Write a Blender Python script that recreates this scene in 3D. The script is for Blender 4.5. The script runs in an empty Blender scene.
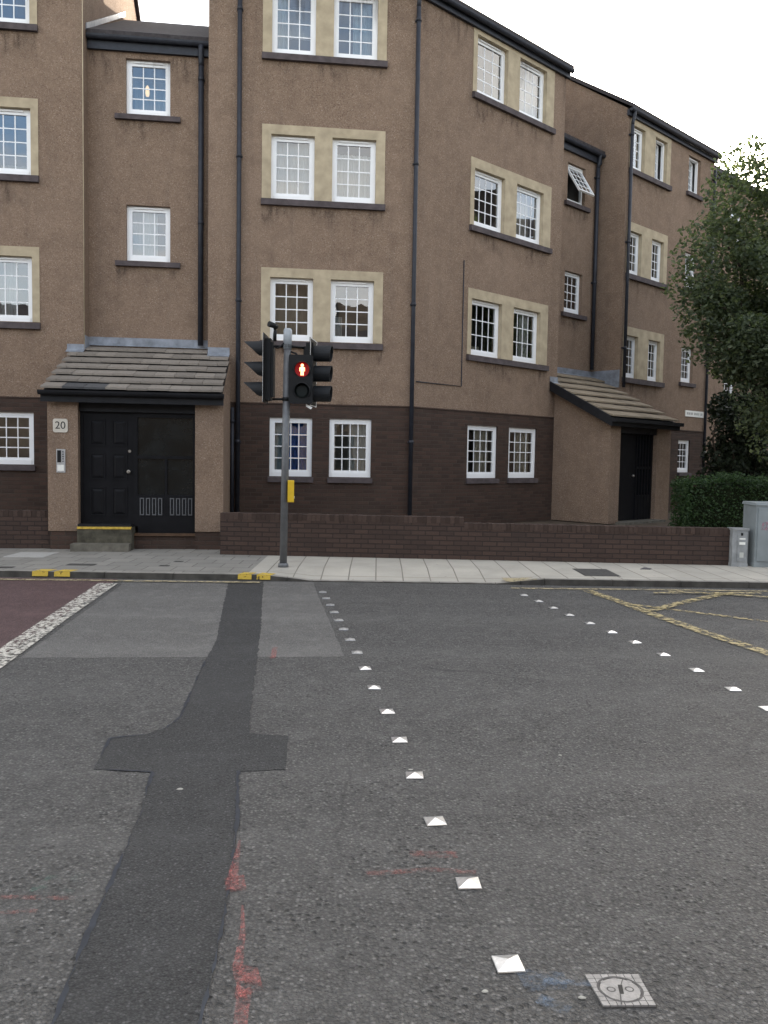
import bpy, math, random
from mathutils import Vector, Matrix
from mathutils.geometry import tessellate_polygon
random.seed(7)
R = math.radians
scene = bpy.context.scene
col = scene.collection

# ------------------------------------------------------------------ camera
H = 1.65
RM = [[0.999834474332044, -0.007426951592906714, 0.016609163952530502],
      [0.01610115703225833, -0.06389862683161669, -0.997826497058109],
      [0.008472111861158137, 0.9979287579176533, -0.06376846745486055]]
cam = bpy.data.cameras.new('camera')
cam.sensor_fit = 'HORIZONTAL'; cam.sensor_width = 36; cam.lens = 838 / 768 * 36
cam.clip_start = .05; cam.clip_end = 3000
camo = bpy.data.objects.new('camera', cam); col.objects.link(camo)
X, Y, Z = Vector(RM[0]), -Vector(RM[1]), -Vector(RM[2])
m = Matrix((X, Y, Z)).transposed().to_4x4(); m.translation = (0, 0, H)
camo.matrix_world = m
scene.camera = camo

# ------------------------------------------------------------------ sky, sun, exposure
SUN_EL, SUN_AZ = R(17.5), R(21.6)          # low sun behind the terrace, to the right
SKY_STRENGTH, EXPOSURE = .15, 2.0
w = bpy.data.worlds.new('World'); scene.world = w; w.use_nodes = True
nt = w.node_tree; nt.nodes.clear()
N = nt.nodes.new; LK = nt.links.new
sky = N('ShaderNodeTexSky'); sky.sky_type = 'NISHITA'; sky.sun_disc = False
sky.sun_elevation = SUN_EL; sky.sun_rotation = SUN_AZ
sky.air_density = 1.0; sky.dust_density = 2.0; sky.ozone_density = 1.0
tc = N('ShaderNodeTexCoord'); mp = N('ShaderNodeMapping'); mp.inputs['Scale'].default_value = (1, 1, 2.6)
LK(tc.outputs['Generated'], mp.inputs['Vector'])
cl = N('ShaderNodeTexNoise'); cl.inputs['Scale'].default_value = 2.4; cl.inputs['Detail'].default_value = 7; cl.inputs['Roughness'].default_value = .58
LK(mp.outputs[0], cl.inputs['Vector'])
cr = N('ShaderNodeValToRGB'); cr.color_ramp.elements[0].position = .38; cr.color_ramp.elements[1].position = .60
LK(cl.outputs['Fac'], cr.inputs['Fac'])
bw = N('ShaderNodeRGBToBW'); LK(sky.outputs[0], bw.inputs[0])
mul = N('ShaderNodeMath'); mul.operation = 'MULTIPLY_ADD'; mul.inputs[1].default_value = 1.1; mul.inputs[2].default_value = 2.0
LK(bw.outputs[0], mul.inputs[0])
cc = N('ShaderNodeMix'); cc.data_type = 'RGBA'; cc.blend_type = 'MULTIPLY'; cc.inputs[0].default_value = 1
LK(mul.outputs[0], cc.inputs[6]); cc.inputs[7].default_value = (1.0, .955, .89, 1)
mx = N('ShaderNodeMix'); mx.data_type = 'RGBA'
LK(cr.outputs[0], mx.inputs[0]); LK(sky.outputs[0], mx.inputs[6]); LK(cc.outputs[2], mx.inputs[7])
bg = N('ShaderNodeBackground'); bg.inputs['Strength'].default_value = SKY_STRENGTH
LK(mx.outputs[2], bg.inputs[0])
wo = N('ShaderNodeOutputWorld'); LK(bg.outputs[0], wo.inputs[0])

sl = bpy.data.lights.new('sun', 'SUN'); sl.energy = 3.0; sl.angle = R(.5); sl.color = (1, .9, .76)
so = bpy.data.objects.new('sun', sl); col.objects.link(so)
sd = Vector((math.sin(SUN_AZ) * math.cos(SUN_EL), math.cos(SUN_AZ) * math.cos(SUN_EL), math.sin(SUN_EL)))
so.rotation_euler = sd.to_track_quat('Z', 'Y').to_euler(); so.location = (20, 50, 30)

vs = scene.view_settings
vs.view_transform = 'Standard'; vs.look = 'None'; vs.gamma = 1; vs.use_curve_mapping = False; vs.exposure = EXPOSURE
scene.cycles.max_bounces = 6; scene.cycles.transparent_max_bounces = 12
scene.cycles.sample_clamp_indirect = 4

# ------------------------------------------------------------------ materials
class Mat:
    """small node-graph writer"""
    def __init__(s, name, rough=.8, spec=.3, metal=0):
        s.m = bpy.data.materials.new(name); s.m.use_nodes = True
        s.t = s.m.node_tree; s.b = s.t.nodes['Principled BSDF']; s.out = s.t.nodes['Material Output']
        s.b.inputs['Roughness'].default_value = rough
        s.b.inputs['Specular IOR Level'].default_value = spec
        s.b.inputs['Metallic'].default_value = metal
    def n(s, kind, **kw):
        q = s.t.nodes.new('ShaderNode' + kind)
        for k, v in kw.items():
            if k in q.inputs: q.inputs[k].default_value = v
            else: setattr(q, k, v)
        return q
    def l(s, a, b): s.t.links.new(a, b)
    def coord(s, kind='Object', scale=(1, 1, 1)):
        c = s.n('TexCoord'); mp = s.n('Mapping'); mp.inputs['Scale'].default_value = scale
        s.l(c.outputs[kind], mp.inputs[0]); return mp.outputs[0]
    def noise(s, vec, scale, detail=4, rough=.55):
        q = s.n('TexNoise', Scale=scale, Detail=detail, Roughness=rough); s.l(vec, q.inputs['Vector']); return q.outputs['Fac']
    def vor(s, vec, scale, out='Distance', feature='F1'):
        q = s.n('TexVoronoi', Scale=scale); q.feature = feature; s.l(vec, q.inputs['Vector']); return q.outputs[out]
    def ramp(s, fac, stops):
        q = s.n('ValToRGB'); e = q.color_ramp.elements
        while len(e) < len(stops): e.new(.5)
        for i, (p, c) in enumerate(stops):
            e[i].position = p; e[i].color = (*c, 1) if isinstance(c, tuple) else (c, c, c, 1)
        s.l(fac, q.inputs[0]); return q.outputs[0]
    def mix(s, fac, a, b, mode='MIX'):
        q = s.n('Mix'); q.data_type = 'RGBA'; q.blend_type = mode
        for v, i in ((fac, 0), (a, 6), (b, 7)):
            if isinstance(v, (int, float)): q.inputs[i].default_value = v if i == 0 else (v, v, v, 1)
            elif isinstance(v, tuple): q.inputs[i].default_value = (*v, 1)
            else: s.l(v, q.inputs[i])
        return q.outputs[2]
    def math(s, op, a, b=0.):
        q = s.n('Math'); q.operation = op
        for v, i in ((a, 0), (b, 1)):
            if isinstance(v, (int, float)): q.inputs[i].default_value = v
            else: s.l(v, q.inputs[i])
        return q.outputs[0]
    def base(s, c):
        if isinstance(c, tuple): s.b.inputs['Base Color'].default_value = (*c, 1)
        else: s.l(c, s.b.inputs['Base Color'])
    def bump(s, h, strength=.4, dist=.01):
        q = s.n('Bump', Strength=strength, Distance=dist); s.l(h, q.inputs['Height']); s.l(q.outputs[0], s.b.inputs['Normal'])
    def alpha(s, fac):
        """worn paint: transparent where fac is 0"""
        tr = s.n('BsdfTransparent'); mxs = s.n('MixShader')
        s.l(fac, mxs.inputs[0]); s.l(tr.outputs[0], mxs.inputs[1]); s.l(s.b.outputs[0], mxs.inputs[2])
        s.l(mxs.outputs[0], s.out.inputs[0])

def plain(name, c, rough=.6, spec=.4, metal=0, var=.12, scale=9, bump=0, bscale=120):
    M = Mat(name, rough, spec, metal); v = M.coord()
    f = M.noise(v, scale, 5)
    d = tuple(x * (1 - var) for x in c); u = tuple(min(1, x * (1 + var)) for x in c)
    M.base(M.ramp(f, [(.3, d), (.7, u)]))
    if bump: M.bump(M.noise(v, bscale, 3), bump, .004)
    return M.m

def harling():
    M = Mat('roughcast', .95, .15); v = M.coord('UV')
    big = M.noise(v, .55, 5, .6); mid = M.noise(v, 3.2, 5, .6); fine = M.noise(v, 62, 3, .75)
    cell = M.vor(v, 85, 'Color')
    sep = M.n('SeparateColor'); M.l(cell, sep.inputs[0])
    c1 = M.ramp(sep.outputs[0], [(0, (.118, .080, .058)), (.25, (.21, .148, .106)), (.7, (.27, .193, .140)), (.93, (.33, .25, .19)), (1, (.42, .355, .29))])
    c2 = M.mix(M.math('MULTIPLY', fine, .55), c1, (.155, .106, .076))
    c3 = M.mix(M.ramp(big, [(.35, 0.), (.7, .5)]), c2, (.285, .208, .156))
    c4 = M.mix(M.ramp(mid, [(.46, 0.), (.75, .42)]), c3, (.135, .094, .068))
    # vertical rain streaks
    vs_ = M.coord('UV', (5.5, .35, 1)); st = M.noise(vs_, 1.0, 4, .6)
    c5 = M.mix(M.ramp(st, [(.52, 0.), (.78, .26)]), c4, (.10, .078, .066))
    M.base(c5)
    M.bump(M.math('ADD', M.vor(v, 85), M.math('MULTIPLY', fine, .8)), .75, .008)
    return M.m

def brick(name, a, b, mortar):
    M = Mat(name, .85, .25); v = M.coord('UV')
    q = M.n('TexBrick', Scale=1.0); q.offset = .5
    q.inputs['Brick Width'].default_value = .225; q.inputs['Row Height'].default_value = .075
    q.inputs['Mortar Size'].default_value = .009; q.inputs['Mortar Smooth'].default_value = .35; q.inputs['Bias'].default_value = -.1
    q.inputs['Color1'].default_value = (*a, 1); q.inputs['Color2'].default_value = (*b, 1); q.inputs['Mortar'].default_value = (*mortar, 1)
    M.l(v, q.inputs['Vector'])
    g = M.noise(v, 45, 4, .7); big = M.noise(v, 1.1, 4)
    c = M.mix(M.ramp(g, [(.35, .0), (.75, .45)]), q.outputs['Color'], tuple(x * .55 for x in a))
    c = M.mix(M.ramp(big, [(.45, 0.), (.75, .35)]), c, tuple(x * 1.35 for x in mortar))
    M.base(c)
    h = M.math('ADD', M.math('MULTIPLY', q.outputs['Fac'], -1.0), M.math('MULTIPLY', g, .5))
    M.bump(h, .7, .008)
    return M.m

def asphalt(name, base, chip, scale=75, bump=.8, tint=(1, 1, 1), blotch=.35, lightchip=.16, old=False):
    M = Mat(name, .82, .34); v = M.coord()
    cell = M.vor(v, scale, 'Color'); d1 = M.vor(v, scale); d2 = M.vor(v, scale * 2.1)
    sep = M.n('SeparateColor'); M.l(cell, sep.inputs[0])
    lo = tuple(base * .55 * t for t in tint); mi = tuple(base * t for t in tint); hi = tuple(chip * t for t in tint)
    c = M.ramp(sep.outputs[0], [(0, lo), (.45, mi), (.8, mi), (.9, hi), (1, tuple(lightchip * t for t in tint))])
    c = M.mix(M.ramp(d1, [(.25, 0.), (.62, .7)]), c, tuple(base * .35 * t for t in tint))
    big = M.noise(v, .7, 6, .62); mid = M.noise(v, 5, 5, .6)
    c = M.mix(M.ramp(big, [(.35, 0.), (.72, blotch)]), c, tuple(base * .6 * t for t in tint))
    c = M.mix(M.ramp(mid, [(.5, 0.), (.8, .35)]), c, tuple(base * 1.5 * t for t in tint))
    # long wheel-polished bands along the street
    vb = M.coord('Object', (.06, 1.1, 1)); tr = M.noise(vb, 1.0, 3, .5)
    c = M.mix(M.ramp(tr, [(.45, 0.), (.7, .22)]), c, tuple(base * 1.35 * t for t in tint))
    # plucked-out stones and grit, unevenly spread
    wn = M.n('TexNoise', Scale=40.0, Detail=2.0); M.l(v, wn.inputs['Vector']); wm = M.n('Mix'); wm.data_type = 'RGBA'; wm.blend_type = 'ADD'; wm.inputs[0].default_value = .018; M.l(v, wm.inputs[6]); M.l(wn.outputs['Color'], wm.inputs[7])
    pit = M.vor(wm.outputs[2], scale * .42); spread = M.noise(v, 2.3, 4, .65)
    pf = M.math('MULTIPLY', M.ramp(pit, [(.16, 1.), (.34, 0.)]), M.ramp(spread, [(.40, .15), (.62, 1.)]))
    c = M.mix(M.math('MULTIPLY', pf, .8), c, tuple(base * .28 * t for t in tint))
    if old:                       # oil drips, tyre-dark lanes and hairline cracks
        oil = M.noise(v, 1.6, 5, .7); c = M.mix(M.ramp(oil, [(.60, 0.), (.74, .40)]), c, tuple(base * .5 * t for t in tint))
        wv = M.n('Mix'); wv.data_type = 'RGBA'; wv.inputs[0].default_value = .22
        nz = M.n('TexNoise', Scale=1.3, Detail=4.0); M.l(v, nz.inputs['Vector']); M.l(v, wv.inputs[6]); M.l(nz.outputs['Color'], wv.inputs[7])
        ck = M.vor(wv.outputs[2], .75, 'Distance', 'DISTANCE_TO_EDGE'); gate = M.noise(v, .45, 3, .6)
        c = M.mix(M.math('MULTIPLY', M.ramp(ck, [(0., .8), (.006, 0.)]), M.ramp(gate, [(.50, 0.), (.60, 1.)])), c, tuple(base * .3 * t for t in tint))
    M.base(c)
    h = M.math('ADD', M.math('MULTIPLY', d1, -.8), M.math('MULTIPLY', d2, -.6))
    h = M.math('ADD', h, M.math('MULTIPLY', M.noise(v, 16, 4, .7), 1.3))
    h = M.math('ADD', h, M.math('MULTIPLY', pf, -1.2))
    M.bump(h, bump, .011)
    return M.m

def paint(name, c, wear_scale=14, lo=.40, hi=.52, rough=.7, patch=None):
    M = Mat(name, rough, .3); v = M.coord()
    f = M.noise(v, wear_scale, 6, .72)
    g = M.noise(v, 60, 3, .6)
    M.base(M.mix(M.ramp(g, [(.35, 0.), (.75, .45)]), c, tuple(x * .6 for x in c)))
    fac = M.ramp(f, [(lo, 0.), (hi, 1.)])
    if 'spray' in name: fac = M.math('MULTIPLY', fac, M.ramp(M.vor(v, 85), [(.2, .9), (.66, .35)]))
    if patch:
        p = M.noise(v, patch, 3, .5); fac = M.math('MULTIPLY', fac, M.ramp(p, [(.38, 0.), (.62, 1.)]))
    M.alpha(fac)
    M.bump(g, .3, .004)
    return M.m

def slabs(name, a, b, joint, w, d, dots=False, off=0.):
    M = Mat(name, .85, .25); v = M.coord()
    q = M.n('TexBrick', Scale=1.0); q.offset = off
    q.inputs['Brick Width'].default_value = w; q.inputs['Row Height'].default_value = d
    q.inputs['Mortar Size'].default_value = .009; q.inputs['Mortar Smooth'].default_value = .2; q.inputs['Bias'].default_value = 0
    q.inputs['Color1'].default_value = (*a, 1); q.inputs['Color2'].default_value = (*b, 1); q.inputs['Mortar'].default_value = (*joint, 1)
    M.l(v, q.inputs['Vector'])
    st = M.noise(v, 1.7, 6, .65); g = M.noise(v, 90, 3, .7)
    c = M.mix(M.ramp(st, [(.40, 0.), (.72, .6)]), q.outputs['Color'], tuple(x * .6 for x in a))
    gum = M.vor(v, 3.1); c = M.mix(M.ramp(gum, [(.045, .55), (.07, 0.)]), c, tuple(x * .4 for x in a))
    c = M.mix(M.ramp(g, [(.3, .25), (.7, 0.)]), c, tuple(x * .5 for x in a))
    M.base(c)
    h = M.math('ADD', M.math('MULTIPLY', q.outputs['Fac'], -1.), M.math('MULTIPLY', g, .35))
    M.bump(h, .6, .006)
    return M.m

def tile_mat(name, c, var):
    M = Mat(name, .9, .2); g = M.n('NewGeometry'); v = M.coord()
    f = M.noise(v, 26, 5, .7)
    c1 = M.ramp(g.outputs['Random Per Island'], [(0, tuple(x * (1 - var) for x in c)), (1, tuple(x * (1 + var) for x in c))])
    c2 = M.mix(M.ramp(f, [(.4, 0.), (.75, .5)]), c1, tuple(x * .55 for x in c))
    M.base(c2); M.bump(f, .4, .006)
    return M.m

def glass_mat():
    M = Mat('window_glass', .05)
    M.t.nodes.remove(M.b)
    fr = M.n('Fresnel', IOR=1.52); fac = M.math('MINIMUM', M.math('MULTIPLY', fr.outputs[0], 3.0), 1.0)
    tr = M.n('BsdfTransparent'); tr.inputs[0].default_value = (.84, .88, .88, 1)
    gl = M.n('BsdfGlossy', Roughness=.01); gl.inputs[0].default_value = (.95, .97, 1, 1)
    v = M.coord(); b = M.n('Bump', Strength=.05, Distance=.05); M.l(M.noise(v, 1.4, 2), b.inputs['Height']); M.l(b.outputs[0], gl.inputs['Normal'])
    s = M.n('MixShader'); M.l(fac, s.inputs[0]); M.l(tr.outputs[0], s.inputs[1]); M.l(gl.outputs[0], s.inputs[2])
    M.l(s.outputs[0], M.out.inputs[0])
    return M.m

def cloth_mat(name, c):
    M = Mat(name, .95, .05)
    v = M.coord(); M.base(M.mix(M.noise(v, 40, 3), c, tuple(x * .8 for x in c)))
    M.b.inputs['Transmission Weight'].default_value = 0
    tl = M.n('BsdfTranslucent'); tl.inputs[0].default_value = (*c, 1)
    s = M.n('MixShader'); s.inputs[0].default_value = .35
    M.l(M.b.outputs[0], s.inputs[1]); M.l(tl.outputs[0], s.inputs[2]); M.l(s.outputs[0], M.out.inputs[0])
    return M.m

def emit_mat(name, c, strength):
    M = Mat(name, .4); M.base(c); M.b.inputs['Emission Color'].default_value = (*c, 1); M.b.inputs['Emission Strength'].default_value = strength
    return M.m

def leaf_mat(name, cols, trans):
    M = Mat(name, .55, .35); g = M.n('NewGeometry')
    c = M.ramp(g.outputs['Random Per Island'], [(i / (len(cols) - 1), k) for i, k in enumerate(cols)])
    M.base(c)
    tl = M.n('BsdfTranslucent'); M.l(M.mix(1.0, c, (1.5, 1.6, .8), 'MULTIPLY'), tl.inputs[0])
    s = M.n('MixShader'); s.inputs[0].default_value = trans
    M.l(M.b.outputs[0], s.inputs[1]); M.l(tl.outputs[0], s.inputs[2]); M.l(s.outputs[0], M.out.inputs[0])
    return M.m

ROUGHCAST = harling()
BRICK = brick('dark_brick', (.071, .043, .033), (.039, .026, .021), (.058, .044, .036))
WALLBRICK = brick('garden_wall_brick', (.070, .045, .036), (.046, .031, .026), (.028, .021, .019))
STONE = plain('cast_stone', (.40, .335, .235), .9, .2, 0, .16, 5, .35, 90)
SILL = plain('sill_concrete', (.082, .068, .070), .85, .25, 0, .25, 7, .3, 90)
UPVC = plain('white_upvc', (.80, .81, .82), .35, .5, 0, .03, 3)
PIPE = plain('black_painted_metal', (.022, .025, .034), .5, .3, 0, .25, 8)
def stain_mat():
    M = Mat('rain_stain', .95, .1); M.base((.075, .058, .050))
    v = M.coord('UV', (9, 1.1, 1)); f = M.noise(v, 1.0, 5, .65)
    u = M.n('TexCoord'); sp = M.n('SeparateXYZ'); M.l(u.outputs['UV'], sp.inputs[0])
    fade = M.ramp(sp.outputs[1], [(0., 0.), (.9, 1.), (1., .6)])
    v2 = M.coord('UV', (2.2, .4, 1)); g = M.noise(v2, 1.0, 2, .5)
    fac = M.math('MULTIPLY', M.math('MULTIPLY', M.ramp(f, [(.44, 0.), (.66, .62)]), fade), M.ramp(g, [(.42, 0.), (.58, 1.)]))
    M.alpha(fac); return M.m
STAIN = stain_mat()
FASCIA = plain('black_fascia', (.010, .0105, .013), .55, .25, 0, .3, 8)
TILE = tile_mat('concrete_tile', (.215, .19, .165), .16)
TILED = tile_mat('replaced_tile', (.075, .075, .078), .2)
TILER = tile_mat('ochre_tile', (.255, .21, .155), .14)
LEAD = plain('lead_flashing', (.20, .22, .255), .5, .5, 0, .35, 6, .3, 20)
SLATE = plain('roof_slate', (.045, .04, .042), .85, .25, 0, .3, 12, .5, 30)
DOORM = plain('black_door_paint', (.0085, .0085, .010), .5, .12, 0, .2, 6)
WOOD = plain('brown_threshold', (.09, .052, .03), .7, .3, 0, .3, 10)
BRASS = plain('worn_metal', (.35, .33, .30), .35, .5, .8, .2, 20)
STEEL = plain('brushed_steel', (.52, .53, .54), .38, .5, .85, .1, 30)
CONC = plain('step_concrete', (.13, .12, .10), .95, .2, 0, .35, 7, .5, 60)
MOSS = plain('mossy_riser', (.078, .072, .055), .95, .2, 0, .4, 9, .5, 60)
YELLOWNOSE = plain('yellow_nosing', (.50, .34, .06), .8, .3, 0, .3, 16)
GLASS = glass_mat()
DARKGLASS = plain('dark_door_glass', (.007, .009, .010), .16, .35, 0, .5, 4)
ROOM = plain('dim_room', (.20, .19, .18), .95, .1, 0, .2, 2)
NET = cloth_mat('net_curtain', (.72, .72, .70)); CREAM = cloth_mat('cream_curtain', (.62, .56, .46))
BLUE = cloth_mat('blue_curtain', (.05, .17, .62)); BEIGE = cloth_mat('beige_blind', (.36, .31, .24)); PALEBLUE = cloth_mat('pale_blue_net', (.45, .56, .62))
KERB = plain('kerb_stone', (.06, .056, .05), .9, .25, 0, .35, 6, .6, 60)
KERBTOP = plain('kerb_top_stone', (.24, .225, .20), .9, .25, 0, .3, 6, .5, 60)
GREYSLAB = slabs('grey_paving', (.275, .262, .235), (.225, .215, .195), (.11, .10, .09), .40, .42, off=.5)
LIGHTSLAB = slabs('pale_tactile_paving', (.47, .44, .38), (.42, .395, .345), (.17, .155, .13), .37, 1.9, off=0.)
SOIL = plain('garden_earth', (.10, .08, .062), .95, .1, 0, .35, 3, .6, 30)
ASPH = asphalt('asphalt', .126, .162, 70, 1.0, (1.04, 1, .95), .32, .23, True)
ASPHL = asphalt('old_grey_asphalt', .165, .20, 110, .45, (1.04, 1, .94), .22, .25)
ASPHT = asphalt('trench_asphalt', .058, .073, 100, .55, (1.01, 1, .99), .3, .12)
REDS = asphalt('red_surfacing', .098, .14, 100, .5, (1.28, .78, .76), .3, .18)
TAR = plain('bitumen_seal', (.026, .030, .039), .55, .3, 0, .3, 15)
WHITEP = paint('worn_white_paint', (.54, .51, .45), 24, .44, .53)
YELP = paint('worn_yellow_paint', (.43, .35, .18), 15, .44, .56)
YELK = paint('kerb_yellow_paint', (.56, .39, .06), 16, .36, .46)
YELL = paint('faded_yellow_line', (.37, .31, .19), 12, .38, .54)
REDSPRAY = paint('red_spray', (.44, .145, .13), 19, .38, .68, .85)
PINKSPRAY = paint('faint_pink_spray', (.30, .125, .11), 22, .40, .72, .8)
BLUESPRAY = paint('blue_chalk_spray', (.15, .20, .27), 16, .42, .72, .8)
GREENSPRAY = paint('green_chalk_spray', (.10, .22, .17), 18, .50, .70, .8, 6)
STUDM = plain('polished_stud_metal', (.80, .80, .80), .30, .5, .85, .12, 70)
STUDD = plain('dulled_stud_metal', (.42, .42, .42), .4, .4, .8, .25, 60)
COVERM = plain('cover_iron', (.26, .25, .24), .55, .4, .15, .2, 40, .4, 120)
COVERD = plain('cover_groove', (.085, .08, .077), .8, .3)
DARKCOVER = plain('dark_cover_plate', (.075, .072, .068), .8, .3, .2, .25, 20, .5, 90)
POLE = plain('galvanised_pole', (.135, .14, .148), .5, .4, .3, .15, 14)
CAP = plain('pole_cap_grey', (.33, .36, .39), .5, .4, .1, .1, 14)
SIG = plain('signal_black', (.0075, .008, .009), .55, .25, 0, .25, 10)
VISOR = plain('visor_black', (.012, .0135, .016), .6, .3, 0, .2, 10)
WHITEEDGE = plain('white_reflective_edge', (.75, .75, .74), .5, .4)
YBOX = plain('yellow_box', (.62, .40, .02), .45, .4, 0, .08, 10)
LENSR = plain('red_lens_off', (.10, .01, .01), .2, .5); LENSA = plain('amber_lens_off', (.12, .05, .01), .2, .5); LENSG = plain('green_lens_off', (.008, .012, .012), .35, .2)
REDGLOW = emit_mat('red_lens_lit', (.20, .003, .003), .16)
REDMAN = emit_mat('red_man_lit', (1.0, .20, .09), 2.6)
LAMPLIT = emit_mat('warm_lamp_lit', (1, .66, .32), .30)
CAB = plain('cabinet_grey', (.20, .225, .235), .6, .35, 0, .14, 4, .15, 60)
CABL = plain('pillar_grey', (.24, .25, .255), .6, .35, 0, .25, 8, .2, 60)
PINKTAG = paint('pink_graffiti', (.42, .22, .28), 12, .42, .6)
WHITETAG = paint('white_graffiti', (.55, .56, .57), 18, .40, .55)
SIGNW = plain('sign_white', (.74, .74, .70), .5, .4, 0, .06, 6)
SIGNS = plain('house_sign_face', (.55, .51, .44), .6, .35, 0, .08, 8)
INK = plain('sign_ink', (.03, .03, .032), .6, .3)
BARK = plain('bark', (.055, .046, .036), .95, .15, 0, .35, 14, .8, 40)
LEAF = leaf_mat('tree_leaf', [(.040, .055, .034), (.062, .083, .052), (.09, .115, .070), (.13, .155, .098)], .5)
LEAFD = leaf_mat('shaded_leaf', [(.010, .017, .009), (.015, .024, .012), (.02, .032, .015)], .15)  # leaves darkened: shade of the gap under the tree put into colour
LEAFH = leaf_mat('hedge_leaf', [(.016, .036, .013), (.026, .054, .018), (.04, .075, .024)], .28)
TENE = plain('tenement_stone', (.065, .055, .046), .9, .2, 0, .35, 1.2, .3, 20)

# ------------------------------------------------------------------ builders
def root_loc(p):
    v = Vector((0, 0, 0))
    while p is not None: v = v + p.location; p = p.parent
    return v
class MB:
    """collects world-space faces, builds ONE mesh object"""
    def __init__(s): s.v = []; s.f = []; s.uv = []; s.mi = []; s.sm = []; s.k = 0; s.smooth = False
    def face(s, pts, uvs=None):
        i = len(s.v); s.v += [tuple(p) for p in pts]; s.f.append(tuple(range(i, i + len(pts))))
        s.uv.append(uvs or [(p[0], p[1]) for p in pts]); s.mi.append(s.k); s.sm.append(s.smooth)
    def hexa(s, c, uvf=None):
        """c: 8 corners, bottom ring then top ring, counter-clockwise from above"""
        i = len(s.v); s.v += [tuple(p) for p in c]
        for q in ((3, 2, 1, 0), (4, 5, 6, 7), (0, 1, 5, 4), (1, 2, 6, 5), (2, 3, 7, 6), (3, 0, 4, 7)):
            s.f.append(tuple(i + k for k in q)); s.mi.append(s.k); s.sm.append(False)
            s.uv.append([uvf(k, q) if uvf else (c[k][0] + c[k][1], c[k][2]) for k in q])
    def box(s, fr, u0, u1, o0, o1, z0, z1):
        """box in a facade frame: u along the wall, o outward, z up"""
        L = [(u0, o1, z0), (u1, o1, z0), (u1, o0, z0), (u0, o0, z0), (u0, o1, z1), (u1, o1, z1), (u1, o0, z1), (u0, o0, z1)]
        def uvf(k, q):
            qs = [L[j] for j in q]
            if len({round(t[1], 5) for t in qs}) == 1: return (L[k][0], L[k][2])
            if len({round(t[0], 5) for t in qs}) == 1: return (L[k][1], L[k][2])
            return (L[k][0], L[k][1])
        s.hexa([fr.p(*t) for t in L], uvf)
    def tube(s, pts, r, n=10, caps=True):
        pts = [Vector(p) for p in pts]; i0 = len(s.v); sm = s.smooth
        rs = r if isinstance(r, (list, tuple)) else [r] * len(pts)
        prev = None
        for j, p in enumerate(pts):
            d = (pts[min(j + 1, len(pts) - 1)] - pts[max(j - 1, 0)]).normalized()
            if prev is None: a = d.orthogonal().normalized()
            else: a = (prev - d * prev.dot(d)).normalized()
            prev = a; b = d.cross(a)
            for k in range(n):
                t = 2 * math.pi * k / n
                s.v.append(tuple(p + (a * math.cos(t) + b * math.sin(t)) * rs[j]))
        for j in range(len(pts) - 1):
            for k in range(n):
                q = (i0 + j * n + k, i0 + j * n + (k + 1) % n, i0 + (j + 1) * n + (k + 1) % n, i0 + (j + 1) * n + k)
                s.f.append(q); s.mi.append(s.k); s.sm.append(True); s.uv.append([(0, 0)] * 4)
        if caps:
            for base, rev in ((i0, True), (i0 + (len(pts) - 1) * n, False)):
                q = [base + k for k in range(n)]
                s.f.append(tuple(reversed(q)) if rev else tuple(q)); s.mi.append(s.k); s.sm.append(False); s.uv.append([(0, 0)] * n)
    def disc(s, c, nrm, r, depth=.004, n=24):
        c = Vector(c); nrm = Vector(nrm).normalized()
        s.tube([c, c + nrm * depth], r, n)
    def build(s, name, mat, parent=None, kind=None):
        o0 = root_loc(parent); me = bpy.data.meshes.new(name)
        me.from_pydata([(x - o0.x, y - o0.y, z - o0.z) for x, y, z in s.v], [], s.f)
        ul = me.uv_layers.new(name='UVMap')
        flat = [c for f in s.uv for c in f]
        for li, c in enumerate(flat): ul.data[li].uv = c
        for m_ in (mat if isinstance(mat, (list, tuple)) else [mat]): me.materials.append(m_)
        for p, k, sm in zip(me.polygons, s.mi, s.sm): p.material_index = k; p.use_smooth = sm
        me.update()
        o = bpy.data.objects.new(name, me); col.objects.link(o)
        if parent is not None: o.parent = parent
        if kind: o['kind'] = kind
        return o
class Frame:
    def __init__(s, P, ang, zoff=0.):
        s.P = Vector((P[0], P[1])); s.a = ang; s.d = Vector((math.cos(ang), math.sin(ang))); s.n = Vector((math.sin(ang), -math.cos(ang))); s.z = zoff
    def p(s, u, o, z): q = s.P + s.d * u + s.n * o; return Vector((q.x, q.y, z + s.z))
def tag(o, label, cat, group=None):
    o['label'] = label; o['category'] = cat
    if group: o['group'] = group
    return o
def thing(name, loc, label, cat, group=None):
    o = bpy.data.objects.new(name, None); o.location = loc; o.empty_display_size = .2; col.objects.link(o)
    return tag(o, label, cat, group)
def sheet(name, poly, z, mat, kind='structure', parent=None):
    b = MB(); vs3 = [Vector((x, y, z)) for x, y in poly]
    for t in tessellate_polygon([vs3]):
        q = [vs3[i] for i in t]
        if (q[1] - q[0]).cross(q[2] - q[0]).z < 0: q.reverse()
        b.face(q)
    for i in range(len(vs3)):
        a, c = vs3[i], vs3[(i + 1) % len(vs3)]; dn = Vector((0, 0, min(.012, z + .002)))
        b.face([a - dn, c - dn, c, a])
    return b.build(name, mat, parent, kind)
def rough_line(pts, step=.05, j=.01):
    out = []
    for a, b in zip(pts, pts[1:]):
        a = Vector(a); b = Vector(b); n = max(1, int((b - a).length / step)); pr = Vector((-(b - a).y, (b - a).x)).normalized()
        for k in range(n): out.append(tuple(a.lerp(b, k / n) + (pr * random.gauss(0, j) if k else pr * 0)))
    out.append(tuple(pts[-1])); return out
def strip(name, left, right, z, mat, kind='structure'):
    b = MB(); n = min(len(left), len(right))
    for i in range(n - 1):
        b.face([(*left[i], z), (*left[i + 1], z), (*right[i + 1], z), (*right[i], z)])
    return b.build(name, mat, None, kind)
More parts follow.
